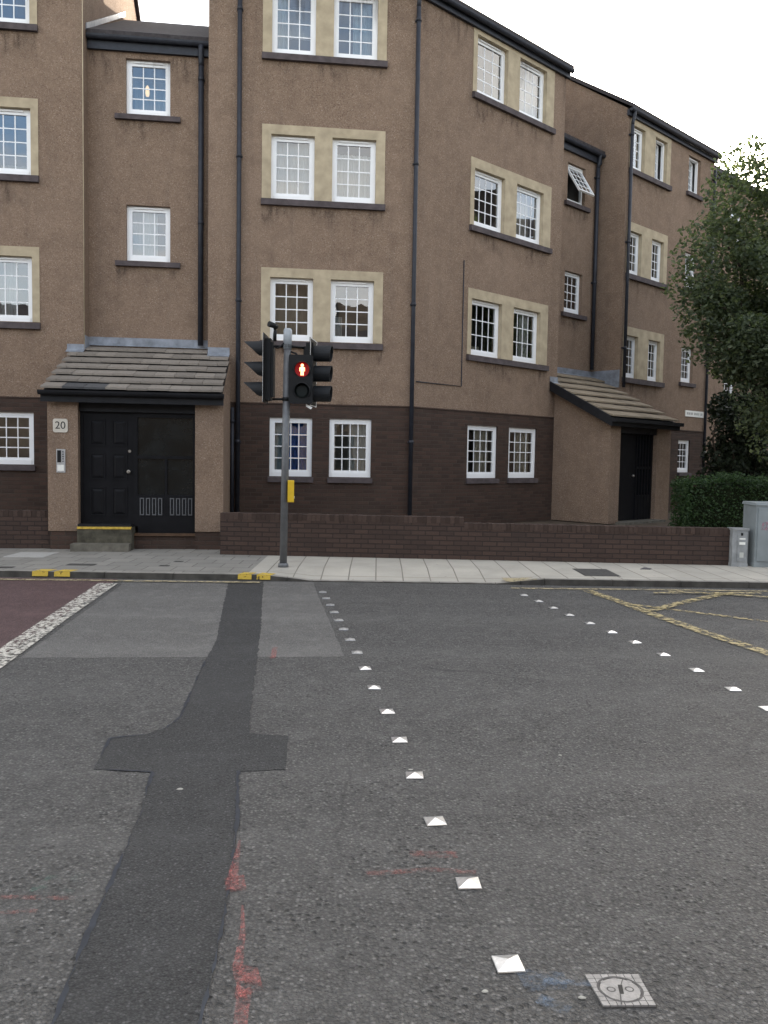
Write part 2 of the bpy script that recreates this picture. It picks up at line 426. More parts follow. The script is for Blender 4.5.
def line(name, pts, wd, z, mat):
    ws = wd if isinstance(wd, list) else [wd] * len(pts)
    P = [Vector(p) for p in pts]; l = []; r = []
    for i, p in enumerate(P):
        d = (P[min(i + 1, len(P) - 1)] - P[max(i - 1, 0)]).normalized(); n = Vector((-d.y, d.x))
        l.append(tuple(p + n * ws[i] / 2)); r.append(tuple(p - n * ws[i] / 2))
    return strip(name, r, l, z, mat)

WORLD = Frame((0, 0), 0.)          # u = x, o = -y
C = (0.62316534, 16.2); TF, TW = 0.11234495, 0.74484281
F = Frame(C, TF); LF = Frame(C, TF, .18)
W = Frame(C, TW); G = Frame(C, TW, -.06)
def wbox(b, x0, x1, y0, y1, z0, z1): b.box(WORLD, x0, x1, -y1, -y0, z0, z1)

# ------------------------------------------------------------------ the road and pavements
KY, KZ = 11.05, .08                 # kerb face, pavement level
b = MB(); b.face([(-400, -400, 0), (400, -400, 0), (400, 400, 0), (-400, 400, 0)]); b.build('road', ASPH, None, 'structure')
def kz(x):
    if -.85 <= x <= 1.6: return .012
    if -1.5 < x < -.85: return .012 + (KZ - .012) * (-.85 - x) / .65
    if 1.6 < x < 2.25: return .012 + (KZ - .012) * (x - 1.6) / .65
    return KZ
def paving(name, xs, mat):
    b = MB(); ys = [KY + .125, KY + .9, 14.6]
    for x0, x1 in zip(xs, xs[1:]):
        for j in range(2):
            zz = lambda x, jj: kz(x) if jj == 0 else KZ
            b.face([(x0, ys[j], zz(x0, j)), (x1, ys[j], zz(x1, j)), (x1, ys[j + 1], zz(x1, j + 1)), (x0, ys[j + 1], zz(x0, j + 1))])
    return b.build(name, mat, None, 'structure')
paving('pavement', [-40, -1.72], GREYSLAB)
paving('pale_pavement', [-1.72, -1.5, -1.2, -.85, -.3, .4, 1, 1.6, 1.95, 2.25, 40], LIGHTSLAB)
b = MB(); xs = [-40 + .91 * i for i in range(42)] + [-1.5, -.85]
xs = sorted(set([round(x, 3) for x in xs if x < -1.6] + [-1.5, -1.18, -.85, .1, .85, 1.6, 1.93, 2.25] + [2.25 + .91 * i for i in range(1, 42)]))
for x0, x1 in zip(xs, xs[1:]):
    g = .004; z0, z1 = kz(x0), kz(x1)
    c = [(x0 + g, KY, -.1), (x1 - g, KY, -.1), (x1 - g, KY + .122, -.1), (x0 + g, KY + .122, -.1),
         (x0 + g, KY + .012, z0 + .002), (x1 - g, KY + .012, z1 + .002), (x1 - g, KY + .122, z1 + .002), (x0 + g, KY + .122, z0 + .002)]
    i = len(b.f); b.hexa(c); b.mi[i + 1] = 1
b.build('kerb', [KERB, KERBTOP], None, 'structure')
b = MB(); wbox(b, -40, 40, 14.3, 60, -.5, .28); b.build('garden_ground', SOIL, None, 'structure')
b = MB(); wbox(b, -60, 60, -5.5, -.7, -.2, .1); b.build('near_pavement', GREYSLAB, None, 'structure')

# resurfaced patches, 4 mm apart
sheet('grey_road_patch', [(-3.32, 10.98)] + rough_line([(-3.2, 10.45), (-2.85, 6.67)], .3, .0) + rough_line([(-2.85, 6.67), (-.25, 6.87)], .08, .006) + rough_line([(-.25, 6.87), (-.79, 10.69)], .2, .004) + [(-.82, 10.98)], .002, ASPHL)
sheet('red_road_surface', [(-14, 10.98), (-3.40, 10.98), (-3.35, 10.5), (-3.0, 6.6), (-2.9, 5.4), (-14, 5.0)], .007, REDS)
tl = [(-1.93, 10.98), (-1.88, 10.58), (-1.64, 8.91), (-1.42, 7.44), (-1.36, 6.63), (-1.28, 5.82), (-1.22, 5.2), (-1.25, 4.98), (-1.34, 4.86), (-1.53, 4.78), (-1.46, 4.3), (-1.15, 4.27), (-1.06, 3.75), (-1.03, 3.41), (-.99, 2.98), (-.97, 2.76), (-.90, 2.2), (-.82, 1.4), (-.8, .6)]
tr = [(-1.48, 10.98), (-1.42, 10.5), (-1.09, 7.9), (-.94, 6.59), (-.83, 5.6), (-.74, 4.9), (-.50, 4.86), (-.46, 4.33), (-.71, 4.30), (-.62, 3.77), (-.56, 3.25), (-.52, 2.86), (-.5, 2.57), (-.49, 2.2), (-.47, 1.4), (-.46, .6)]
tlr = rough_line(tl, .05, .0045); trr = rough_line(tr, .05, .0045)
sheet('trench_patch', tlr + trr[::-1], .004, ASPHT)
def seal(pts, side):
    l = []; r = []; wv = .012
    P = [Vector(p) for p in pts]
    for i, p in enumerate(P):
        d = (P[min(i + 1, len(P) - 1)] - P[max(i - 1, 0)]).normalized(); n = Vector((-d.y, d.x))
        wv = max(.0, min(.017, wv + random.gauss(-.0003, .0045)))
        l.append(tuple(p + n * wv * .8)); r.append(tuple(p - n * wv * .5))
    return r, l
for q in (tl[4:], tr[8:]): strip('bitumen_seal', *seal(rough_line(q, .035, .003), 1), .0055, TAR)
strip('white_line', [(-3.52, 10.6), (-3.27, 8.2), (-3.10, 6.6), (-2.98, 5.4)], [(-3.28, 10.6), (-3.05, 8.2), (-2.87, 6.6), (-2.75, 5.4)], .012, WHITEP)
line('yellow_line', [(-20, 10.68), (-4.8, 10.76), (-1.5, 10.84)], .11, .016, YELL)
line('yellow_line', [(1.75, 10.72), (4, 10.80), (20, 10.9)], .10, .008, YELL)
line('yellow_box_marking', [(2.70, 10.62), (2.90, 9.75), (3.02, 8.99), (3.20, 8.1), (3.44, 7.2), (3.75, 6.0), (4.2, 4.2)], .15, .012, YELP)
line('yellow_box_marking', [(3.05, 9.2), (3.86, 10.0), (4.55, 10.6)], .13, .016, YELP)
line('yellow_box_marking', [(2.98, 9.62), (4.13, 8.69), (6.5, 6.9)], .09, .008, YELP)
line('yellow_box_marking', [(3.75, 10.62), (4.9, 10.26), (7, 9.6)], .12, .02, YELP)
line('yellow_box_marking', [(3.5, 10.42), (4.9, 10.55)], .10, .024, YELP)
def kerb_paint(x0, x1):
    b = MB()
    for (xa, xb) in ((x0, x0 + (x1 - x0) * .42), (x0 + (x1 - x0) * .58, x1)):
        za, zb = kz(xa) + .006, kz(xb) + .006
        b.face([(xa, KY + .02, za), (xb, KY + .02, zb), (xb + .05, KY + .20, zb), (xa + .05, KY + .20, za)])
        b.face([(xa, KY - .004, .02), (xb, KY - .004, .02), (xb, KY + .006, zb), (xa, KY + .006, za)])
    return b.build('yellow_kerb_marking', YELK, None, 'structure')
kerb_paint(-4.55, -4.05); kerb_paint(-1.83, -1.40)
b = MB(); b.face([(1.75, KY + .02, kz(1.75) + .006), (2.15, KY + .02, kz(2.15) + .006), (2.2, KY + .25, .07), (1.7, KY + .25, .06)]); b.build('yellow_kerb_marking', YELL, None, 'structure')
# utility locating spray marks
line('red_spray_mark', [(-.565, 3.50), (-.55, 3.3), (-.54, 3.16)], [.012, .03, .045], .0065, REDSPRAY)
sheet('red_spray_mark', [(-.57, 3.17), (-.50, 3.20), (-.475, 3.10), (-.55, 3.08)], .0085, REDSPRAY)
line('red_spray_mark', [(-.47, 2.98), (-.44, 2.8), (-.425, 2.6), (-.385, 2.50), (-.37, 2.3), (-.35, 2.0)], [.008, .02, .035, .045, .04, .035], .0065, REDSPRAY)
sheet('red_spray_mark', [(-.42, 2.62), (-.36, 2.60), (-.33, 2.50), (-.41, 2.46)], .0085, REDSPRAY)
line('red_spray_mark', [(-.86, 7.15), (-.83, 6.75)], .045, .008, REDSPRAY)
line('pink_spray_mark', [(-.02, 3.23), (.25, 3.27), (.42, 3.25)], .035, .004, PINKSPRAY)
line('pink_spray_mark', [(.16, 3.40), (.36, 3.40)], .06, .004, PINKSPRAY)
line('pink_spray_mark', [(-1.62, 3.02), (-1.38, 3.02), (-1.1, 3.02)], .03, .004, PINKSPRAY)
line('pink_spray_mark', [(-1.45, 2.9), (-1.2, 2.93)], .025, .004, PINKSPRAY)
sheet('green_spray_mark', [(-1.30, 3.18), (-1.1, 3.2), (-1.12, 3.06), (-1.28, 3.05)], .004, GREENSPRAY)
sheet('blue_spray_mark', [(.47, 2.62), (.63, 2.60), (.62, 2.52), (.49, 2.50)], .004, BLUESPRAY)
line('blue_spray_mark', [(.52, 2.47), (.60, 2.41)], .05, .004, BLUESPRAY)
line('blue_spray_mark', [(.55, 2.55), (.70, 2.54)], .03, .008, BLUESPRAY)

# ------------------------------------------------------------------ the terrace of flats
BLD = thing('apartment_building', (C[0], C[1], 0), 'long four storey brown roughcast terrace of flats with dark brick ground floor', 'building')
def wall(b, fr, u0, u1, z0, z1, o=0., holes=(), depth=.16):
    """wall sheet with rectangular openings and their reveals"""
    us = sorted({u0, u1, *[h[0] for h in holes], *[h[1] for h in holes]}); zs = sorted({z0, z1, *[h[2] for h in holes], *[h[3] for h in holes]})
    us = [u for u in us if u0 <= u <= u1]; zs = [z for z in zs if z0 <= z <= z1]
    def q(pts, uvs): b.face([fr.p(*p) for p in pts], uvs)
    for a, c in zip(us, us[1:]):
        for e, g in zip(zs, zs[1:]):
            mu, mz = (a + c) / 2, (e + g) / 2
            if any(h[0] < mu < h[1] and h[2] < mz < h[3] for h in holes): continue
            q([(a, o, e), (c, o, e), (c, o, g), (a, o, g)], [(a, e), (c, e), (c, g), (a, g)])
    for a, c, e, g in holes:
        if e >= z1 or g <= z0: continue
        d = o - depth
        q([(a, o, e), (a, o, g), (a, d, g), (a, d, e)], [(0, e), (0, g), (depth, g), (depth, e)])
        q([(c, o, g), (c, o, e), (c, d, e), (c, d, g)], [(0, g), (0, e), (depth, e), (depth, g)])
        q([(a, o, g), (c, o, g), (c, d, g), (a, d, g)], [(a, 0), (c, 0), (c, depth), (a, depth)])
        q([(c, o, e), (a, o, e), (a, d, e), (c, d, e)], [(c, 0), (a, 0), (a, depth), (c, depth)])

def curtain_mesh(fr, u0, u1, z0, z1, o, folds, amp=.018):
    b = MB(); n = max(6, int((u1 - u0) / .012)); ph = random.random() * 6
    us = [u0 + (u1 - u0) * i / n for i in range(n + 1)]
    os_ = [o + amp * math.sin(folds * (u - u0) * 6.28 + ph) + amp * .4 * math.sin(folds * 2.7 * (u - u0) * 6.28) for u in us]
    b.smooth = True
    for i in range(n):
        b.face([fr.p(us[i], os_[i], z0), fr.p(us[i + 1], os_[i + 1], z0), fr.p(us[i + 1], os_[i + 1], z1), fr.p(us[i], os_[i], z1)])
    return b

def window(fr, u0, u1, z0, z1, cols, rows, curtains=(), face=-.085, vent=True, lamp=False, tilt=0., hinge='top', tone=None):
    """white casement: frame with glazing bars > pane, curtain, room"""
    b = MB(); fo, fi = face, face - .06
    t = .055; bt = .085
    b.box(fr, u0, u0 + t, fi, fo, z0, z1); b.box(fr, u1 - t, u1, fi, fo, z0, z1)
    b.box(fr, u0 + t, u1 - t, fi, fo, z1 - t, z1); b.box(fr, u0 + t, u1 - t, fi, fo + .012, z0, z0 + bt)
    a, c, e, g = u0 + t, u1 - t, z0 + bt, z1 - t
    if vent: b.box(fr, a + (c - a) * .12, c - (c - a) * .12, fo, fo + .022, z1 - .048, z1 - .022)
    so, si = fo - .006, fi + .008; s = .042
    sash = MB()
    sb = b if not tilt else sash
    sb.box(fr, a, a + s, si, so, e, g); sb.box(fr, c - s, c, si, so, e, g)
    sb.box(fr, a + s, c - s, si, so, g - s, g); sb.box(fr, a + s, c - s, si, so, e, e + s)
    ga, gc, ge, gg = a + s, c - s, e + s, g - s
    pu, pz = (gc - ga) / cols, (gg - ge) / rows; bw_ = .0095; bo0, bo1 = (fi + fo) / 2 - .012, (fi + fo) / 2 + .005
    for i in range(1, cols): sb.box(fr, ga + pu * i - bw_, ga + pu * i + bw_, bo0, bo1, ge, gg)
    for i in range(1, rows): sb.box(fr, ga, gc, bo0 + .001, bo1 - .001, ge + pz * i - bw_, ge + pz * i + bw_)
    pane = MB(); om = (fi + fo) / 2
    pane.face([fr.p(ga - .01, om, ge - .01), fr.p(gc + .01, om, ge - .01), fr.p(gc + .01, om, gg + .01), fr.p(ga - .01, om, gg + .01)])
    wo_ = bpy.data.objects.new('window', None)
    fo_ob = b.build('window', UPVC, BLD)
    if tilt:
        if hinge == 'top': ax0, ax1 = fr.p(a, so, g), fr.p(c, so, g)
        else: ax0, ax1 = fr.p(a, so, e), fr.p(a, so, g)
        M4 = Matrix.Translation(ax0) @ Matrix.Rotation(tilt, 4, (ax1 - ax0).normalized()) @ Matrix.Translation(-ax0)
        for mb in (sash, pane): mb.v = [tuple(M4 @ Vector(p)) for p in mb.v]
        sash.build('opened_sash', UPVC, fo_ob)
    bpy.data.objects.remove(wo_)
    pane.build('pane', GLASS, fo_ob)
    # the room behind: five inner faces
    r = MB(); d0, d1 = fi - .01, fi - 1.5; x0, x1, y0, y1 = u0 - .12, u1 + .12, z0 - .25, z1 + .12
    P = lambda u, o, z: fr.p(u, o, z)
    r.face([P(x0, d1, y0), P(x1, d1, y0), P(x1, d1, y1), P(x0, d1, y1)])
    r.face([P(x0, d0, y0), P(x0, d1, y0), P(x0, d1, y1), P(x0, d0, y1)])
    r.face([P(x1, d1, y0), P(x1, d0, y0), P(x1, d0, y1), P(x1, d1, y1)])
    r.face([P(x0, d0, y0), P(x1, d0, y0), P(x1, d1, y0), P(x0, d1, y0)])
    r.face([P(x0, d1, y1), P(x1, d1, y1), P(x1, d0, y1), P(x0, d0, y1)])
    r.build('room', ROOM, fo_ob)
    for (f0, f1, h0, h1, mat, folds, dep) in curtains:
        curtain_mesh(fr, u0 + (u1 - u0) * f0, u0 + (u1 - u0) * f1, z0 + (z1 - z0) * h0, z0 + (z1 - z0) * h1, fi - dep, folds).build('curtain', mat, fo_ob)
    if lamp:
        l = MB(); q = fr.p(u0 + (u1 - u0) * .36, fi - .5, z0 + (z1 - z0) * .60); l.tube([q, q + Vector((0, 0, .05)), q + Vector((0, 0, .16)), q + Vector((0, 0, .2))], [.03, .04, .035, .012], 12); l.build('lamp', LAMPLIT, fo_ob)
    return fo_ob

def sill(fr, u0, u1, z, th=.13, o=.0, out=.075):
    b = MB(); L = [(u0, o + out, z - th), (u1, o + out, z - th), (u1, o - .14, z - th), (u0, o - .14, z - th), (u0, o + out, z - .02), (u1, o + out, z - .02), (u1, o - .14, z), (u0, o - .14, z)]
    b.hexa([fr.p(*t) for t in L], lambda k, q: (L[k][0], L[k][2])); return b.build('window_sill', SILL, BLD)
def surround(fr, u0, u1, z0, z1, ws, ztop):
    """buff stone jambs, mullion and lintel round a pair of windows"""
    b = MB(); o0, o1 = -.15, .012
    b.box(fr, u0, u1, o0, o1, ztop, z1)
    e = [u0] + [x for w_ in ws for x in w_] + [u1]
    for i in range(0, len(e), 2): b.box(fr, e[i], e[i + 1], o0, o1, z0, ztop - .001)
    return b.build('stone_surround', STONE, BLD)

full = lambda m_, f=7: (0, 1, .04, 1, m_, f, .06)
half_r = lambda m_, f=7: (.48, .95, .04, 1, m_, f, .07)
half_l = lambda m_, f=7: (.03, .45, .04, 1, m_, f, .07)

# --- front block and its angled wing
SF = [3.83, 6.43, 9.04]
wF = [(-2.70, -1.90), (-1.57, -.75)]; sF = (-2.87, -.58)
gF = [(-2.69, -1.89), (-1.56, -.76)]
wW = [(1.69, 2.66), (3.06, 4.01)]; sW = (1.57, 4.29); gW = [(1.66, 2.64), (3.02, 4.02)]
BAND = 2.655; EV = 10.36
b = MB()
wall(b, F, -3.84, 0, BAND, EV, 0, [(sF[0], sF[1], s, s + 1.335) for s in SF])
wall(b, W, 0, 4.72, BAND, EV, 0, [(sW[0], sW[1], s - .02, s + 1.315) for s in SF])
E_ = lambda fr, u: fr.p(u, 0, 0)
FL_ = Frame(E_(F, -3.84), TF - math.pi / 2)      # left return of the front block
WR_ = Frame(E_(W, 4.72), TW + math.pi / 2)       # right return of the wing
GL_ = Frame(E_(G, 7.37), TW - math.pi / 2); GR_ = Frame(E_(G, 12.0), TW + math.pi / 2)
LR_ = Frame(E_(F, -6.05), TF + math.pi / 2)
def gable(b, fr, u0, u1, z0, ze, dz=0):
    """end wall of a block: rectangle and gable triangle"""
    wall(b, fr, u0, u1, z0, ze); mu = (u0 + u1) / 2; zt = ze + 2.75
    b.face([fr.p(u0, 0, ze), fr.p(u1, 0, ze), fr.p(mu, 0, zt)], [(u0, ze), (u1, ze), (mu, zt)])
gable(b, FL_, -8, 0, .2, EV); gable(b, WR_, 0, 8, .2, EV)
# left block
wL = [(-8.90, -8.08), (-7.76, -6.96)]; sL = (-9.1, -6.83)
wall(b, F, -14, -6.05, BAND, EV + .18, 0, [(sL[0], sL[1], s + .18, s + .18 + 1.335) for s in SF])
gable(b, LR_, 0, 8, BAND, EV + .18)
# left stair bay (set back .35)
BL = [(-5.37, -4.57, 5.26, 6.28), (-5.37, -4.57, 7.92, 8.92)]
wall(b, F, -6.05, -3.84, 3.0, 9.15, -.35, BL)
# right stair bay (set back .77)
BR = [(6.0, 6.75, 5.33, 6.33), (6.0, 6.75, 8.0, 8.92)]
wall(b, W, 4.72, 7.37, 3.0, 9.32, -.77, BR)
# right block
wG = [(7.60, 8.19), (8.70, 9.31)]; sG = (7.48, 9.5); SG = [3.87, 6.46, 9.03]; oG = (10.50, 11.18)
wall(b, G, 7.37, 12.0, BAND - .02, EV, 0, [(sG[0], sG[1], s, s + 1.27) for s in SG] + [(oG[0], oG[1], s + .10, s + 1.06) for s in SG])
gable(b, GL_, -8, 0, .2, EV); gable(b, GR_, 0, 8, .2, EV)
# far block behind the tree
HB = Frame(E_(W, 12.0) + Vector((W.n.x, W.n.y, 0)) * -.5, TW)
wall(b, HB, 0, 20, 1.7, EV - .1, 0, [(2.2, 3.0, s, s + 1.1) for s in (3.4, 6.0, 8.5)] + [(5.2, 6.0, s, s + 1.1) for s in (3.4, 6.0, 8.5)])
# rain stains below the sills, part of the wall's own mesh
b.k = 1
def stain(fr, u0, u1, z, h, o=0.):
    k = random.uniform(0, 30); b.face([fr.p(u0, o + .003, z - h), fr.p(u1, o + .003, z - h), fr.p(u1, o + .003, z), fr.p(u0, o + .003, z)], [(k + u0, 0), (k + u1, 0), (k + u1, 1), (k + u0, 1)])
for s in SF:
    stain(F, sF[0], sF[1], s - .13, random.uniform(.3, .5)); stain(W, sW[0], sW[1], s - .15, random.uniform(.3, .5)); stain(F, sL[0], sL[1], s + .05, random.uniform(.4, .6))
for s in SG: stain(G, sG[0], sG[1], s - .14, .4); stain(G, oG[0] - .1, oG[1] + .1, s - .02, .35)
for q in BL: stain(F, q[0] - .19, q[1] + .19, q[2] - .11, .42, -.35)
for q in BR: stain(W, q[0] - .12, q[1] + .17, q[2] - .12, .4, -.77)
stain(F, -7.6, -6.06, 10.5, 1.6); stain(F, -3.84, -.1, EV, .8); stain(W, .05, 4.72, EV, .8); stain(F, -6.04, -3.9, 9.0, .6, -.35)
b.k = 0
# rear walls
wall(b, Frame(F.p(0, -8, 0), TF + math.pi), 3.84, 14, .2, EV)
wall(b, Frame(W.p(0, -8, 0), TW + math.pi), -30, -3, .2, EV)
b.build('roughcast_wall', [ROUGHCAST, STAIN], BLD)

b = MB()
wall(b, F, -3.84, 0, .1, BAND, -.004, [(u0, u1, 1.28, 2.39) for u0, u1 in gF])
wall(b, W, 0, 4.72, .1, BAND, -.004, [(u0, u1, 1.27, 2.37) for u0, u1 in gW])
wall(b, F, -14, -6.05, .1, BAND, -.004, [(-7.76, -6.96, 1.43, 2.38), (-8.9, -8.1, 1.43, 2.38)])
wall(b, G, 7.37, 12.0, .1, BAND - .02, -.004, [(10.52, 11.20, 1.46, 2.36)])
wall(b, HB, 0, 20, .1, 1.7, -.004)
wall(b, F, -6.05, -3.84, .1, 3.0, -.354); wall(b, W, 4.72, 7.37, .1, 3.0, -.774)
wall(b, GR_, 0, 8, .1, BAND - .02, .003)
b.build('brick_base', BRICK, BLD)

# windows of the front block
cF = {3.83: ([(0, 1, .03, 1, BEIGE, 3, .35)], [(.0, .3, .0, .45, NET, 6, .2)]),
      6.43: ([(.0, 1, .03, .72, NET, 6, .06), (0, 1, .72, 1, PALEBLUE, 5, .1)], [(.0, 1, .03, .80, NET, 8, .06)]),
      9.04: ([(0, .38, .03, 1, PALEBLUE, 8, .06), (.3, 1, .5, 1, NET, 3, .5)], [(.45, 1, .03, 1, PALEBLUE, 7, .06)])}
for s in SF:
    for k, (u0, u1) in enumerate(wF): window(F, u0, u1, s, s + 1.165, 3, 4, cF[s][k])
    surround(F, sF[0], sF[1], s, s + 1.335, wF, s + 1.165); sill(F, sF[0] - .012, sF[1] + .012, s)
cG = ([(.03, .40, .03, 1, PALEBLUE, 6, .06), (.46, 1, .03, 1, BLUE, 9, .09)], [(.46, 1, .03, 1, NET, 7, .06)])
for k, (u0, u1) in enumerate(gF):
    window(F, u0, u1, 1.28, 2.39, 4, 4, cG[k], face=-.05, vent=False); sill(F, u0 - .03, u1 + .03, 1.28, .11, -.004, .05)
cW = {3.83: ([(.1, .9, .03, .25, CREAM, 3, .4)], [(.5, .85, .03, 1, NET, 6, .06)]), 6.43: ([], [(.0, .95, .03, 1, CREAM, 5, .25)]), 9.04: ([(.75, 1, .03, 1, CREAM, 7, .1)], [(.1, .9, .03, 1, NET, 6, .1)])}
for s in SF:
    for k, (u0, u1) in enumerate(wW): window(W, u0, u1, s - .02, s + 1.12, 4 if s < 9 else 3, 3 if s < 6 else 4, cW[s][k])
    surround(W, sW[0], sW[1], s - .02, s + 1.315, wW, s + 1.12); sill(W, sW[0] - .012, sW[1] + .012, s - .02)
for k, (u0, u1) in enumerate(gW):
    window(W, u0, u1, 1.27, 2.37, 4, 4, [(.42, .88, .03, 1, CREAM, 6, .06)], face=-.05, vent=False); sill(W, u0 - .03, u1 + .03, 1.27, .11, -.004, .05)
for s in SF:
    for k, (u0, u1) in enumerate(wL): window(F, u0, u1, s + .18, s + .18 + 1.165, 3, 4, [(.0, .5, .03, 1, NET, 6, .3)] if s < 5 else [(.1, .9, .03, .3, CREAM, 4, .5)])
    surround(F, sL[0], sL[1], s + .18, s + .18 + 1.335, wL, s + .18 + 1.165); sill(F, sL[0] - .012, sL[1] + .012, s + .18)
for u0, u1 in ((-7.76, -6.96), (-8.9, -8.1)):
    window(F, u0, u1, 1.43, 2.38, 3, 4, [], face=-.05, vent=False); sill(F, u0 - .03, u1 + .03, 1.43, .11, -.004, .05)
BLf = Frame(F.p(0, -.35, 0), TF); BRf = Frame(W.p(0, -.77, 0), TW)
window(BLf, *BL[0], 3, 4, [(.0, .42, .03, 1, NET, 5, .25), (.36, .68, .03, 1, NET, 5, .06)]); window(BLf, *BL[1], 3, 4, [(0, 1, .03, 1, PALEBLUE, 4, .8)], lamp=True)
for q in BL: sill(BLf, q[0] - .19, q[1] + .19, q[2], .11)
window(BRf, *BR[0], 3, 4, []); window(BRf, *BR[1], 3, 4, [], tilt=-R(32))
for q in BR: sill(BRf, q[0] - .12, q[1] + .17, q[2], .12)
for j, s in enumerate(SG):
    for k, (u0, u1) in enumerate(wG):
        window(G, u0, u1, s, s + 1.06, 3, 4, [(0, .4, .03, 1, NET, 6, .1)] if k else [], tilt=R(14) if (j == 2 and k) else 0, hinge='side')
    surround(G, sG[0], sG[1], s, s + 1.27, wG, s + 1.06); sill(G, sG[0] - .01, sG[1] + .01, s, .14)
    window(G, oG[0], oG[1], s + .10, s + 1.06, 3, 4, [(.5, 1, .03, 1, NET, 6, .1)], tilt=R(12) if j == 2 else 0, hinge='side'); sill(G, oG[0] - .1, oG[1] + .1, s + .10, .12)
window(G, 10.52, 11.20, 1.46, 2.36, 3, 4, [], face=-.05, vent=False); sill(G, 10.5, 11.22, 1.46, .10)
for u0 in (2.2, 5.2):
    for s in (3.4, 6.0, 8.5): window(HB, u0, u0 + .8, s, s + 1.1, 3, 4, []); sill(HB, u0 - .1, u0 + .9, s)

# roofs: slate slopes with thickness
def roof_quad(b, pts, th=.1):
    up = Vector((0, 0, th)); c = [Vector(p) for p in pts]; b.hexa([*c, *[p + up for p in c]])
rb = MB(); er = .16
fbi = lambda o, z: Vector((*((F.P + (F.n + W.n).normalized() * o / math.cos((TW - TF) / 2))), z))
def slope(b, fr, u0, u1, z, back=-4.0, rise=2.75, c0=None, c1=None):
    p0 = c0[0] if c0 else fr.p(u0, er, z); p1 = c1[0] if c1 else fr.p(u1, er, z)
    q1 = c1[1] if c1 else fr.p(u1, back, z + rise); q0 = c0[1] if c0 else fr.p(u0, back, z + rise)
    roof_quad(b, [p0, p1, q1, q0])
def rear(b, fr, u0, u1, z, rise=2.75, c0=None, c1=None):
    p0 = c0[0] if c0 else fr.p(u0, -4, z + rise); p1 = c1[0] if c1 else fr.p(u1, -4, z + rise)
    q1 = c1[1] if c1 else fr.p(u1, -8.2, z - .1); q0 = c0[1] if c0 else fr.p(u0, -8.2, z - .1)
    roof_quad(b, [p0, p1, q1, q0])
ez = EV + .03
cc0 = (fbi(er, ez), fbi(-4, ez + 2.75)); cr0 = (fbi(-4, ez + 2.75), fbi(-8.2, ez - .1))
slope(rb, F, -3.93, 0, ez, c1=cc0); slope(rb, W, 0, 4.80, ez, c0=cc0)
rear(rb, F, -3.93, 0, ez, c1=cr0); rear(rb, W, 0, 4.8, ez, c0=cr0)
slope(rb, F, -14, -5.97, ez + .18); rear(rb, F, -14, -5.97, ez + .18)
slope(rb, G, 7.29, 12.08, ez); rear(rb, G, 7.29, 12.08, ez)
slope(rb, HB, 0.1, 20, ez - .1); rear(rb, HB, 0.1, 20, ez - .1)
rb.build('roof', SLATE, BLD)
rb = MB()
def bay_roof(fr, u0, u1, o, z):
    zr = z + (4.05 + o) * .56; rb = MB()
    A = [(u0, o + .16, z), (u1, o + .16, z), (u1, -4.05, zr), (u1, -8, z), (u0, -8, z), (u0, -4.05, zr)]
    b0 = [fr.p(*p) for p in A]; up = Vector((0, 0, .1)); t0 = [p + up for p in b0]
    for q in ((0, 1, 2, 5), (5, 2, 3, 4)): rb.face([t0[i] for i in q]); rb.face([b0[i] for i in reversed(q)])
    for i, j in ((0, 1), (1, 2), (2, 3), (3, 4), (4, 5), (5, 0)): rb.face([b0[i], b0[j], t0[j], t0[i]])
    rb.build('stair_bay_roof', SLATE, BLD)
bay_roof(F, -6.03, -3.86, -.35, 9.22); bay_roof(W, 4.74, 7.35, -.77, 9.36)
# lead step flashing where the bay roof meets the left gable, and ridge tile
fb = MB()
for k in range(9):
    o0 = -.2 - k * .42; z0 = 9.31 + k * .42 * .56
    fb.hexa([F.p(-6.045, o0, z0), F.p(-6.03, o0, z0), F.p(-6.03, o0 - .44, z0 + .246), F.p(-6.045, o0 - .44, z0 + .246), F.p(-6.045, o0, z0 + .11), F.p(-6.03, o0, z0 + .11), F.p(-6.03, o0 - .44, z0 + .356), F.p(-6.045, o0 - .44, z0 + .356)])
fb.build('roof_flashing', LEAD, BLD)

# gutters and fascias
def gutter(fr, u0, u1, o, z, drop=.16):
    b = MB(); b.box(fr, u0, u1, o - .03, o + .035, z - drop, z - .02)
    n = 8; prof = [(o + .04 + .055 - .055 * math.cos(math.pi * k / n), z - .005 - .07 * math.sin(math.pi * k / n)) for k in range(n + 1)]
    for k in range(n):
        (oa, za), (ob, zb) = prof[k], prof[k + 1]
        b.face([fr.p(u0, oa, za), fr.p(u0, ob, zb), fr.p(u1, ob, zb), fr.p(u1, oa, za)])
        b.face([fr.p(u0, oa, za + .004), fr.p(u1, oa, za + .004), fr.p(u1, ob, zb + .004), fr.p(u0, ob, zb + .004)])
    for uu in (u0, u1): b.face([fr.p(uu, *p) for p in prof])
    x = u0 + .3
    while x < u1: b.box(fr, x, x + .03, o + .035, o + .155, z - .01, z + .004); x += .9
    return b.build('gutter', PIPE, BLD)
gutter(F, -3.9, .05, .035, EV + .03); gutter(W, -.02, 4.80, .035, EV + .05); gutter(F, -14, -6.0, .035, EV + .21)
gutter(G, 7.30, 12.06, .035, EV + .03); gutter(HB, 0.05, 20, .035, EV - .07)
gutter(F, -6.04, -3.85, -.315, 9.24, .22); gutter(W, 4.73, 7.36, -.735, 9.38, .22)

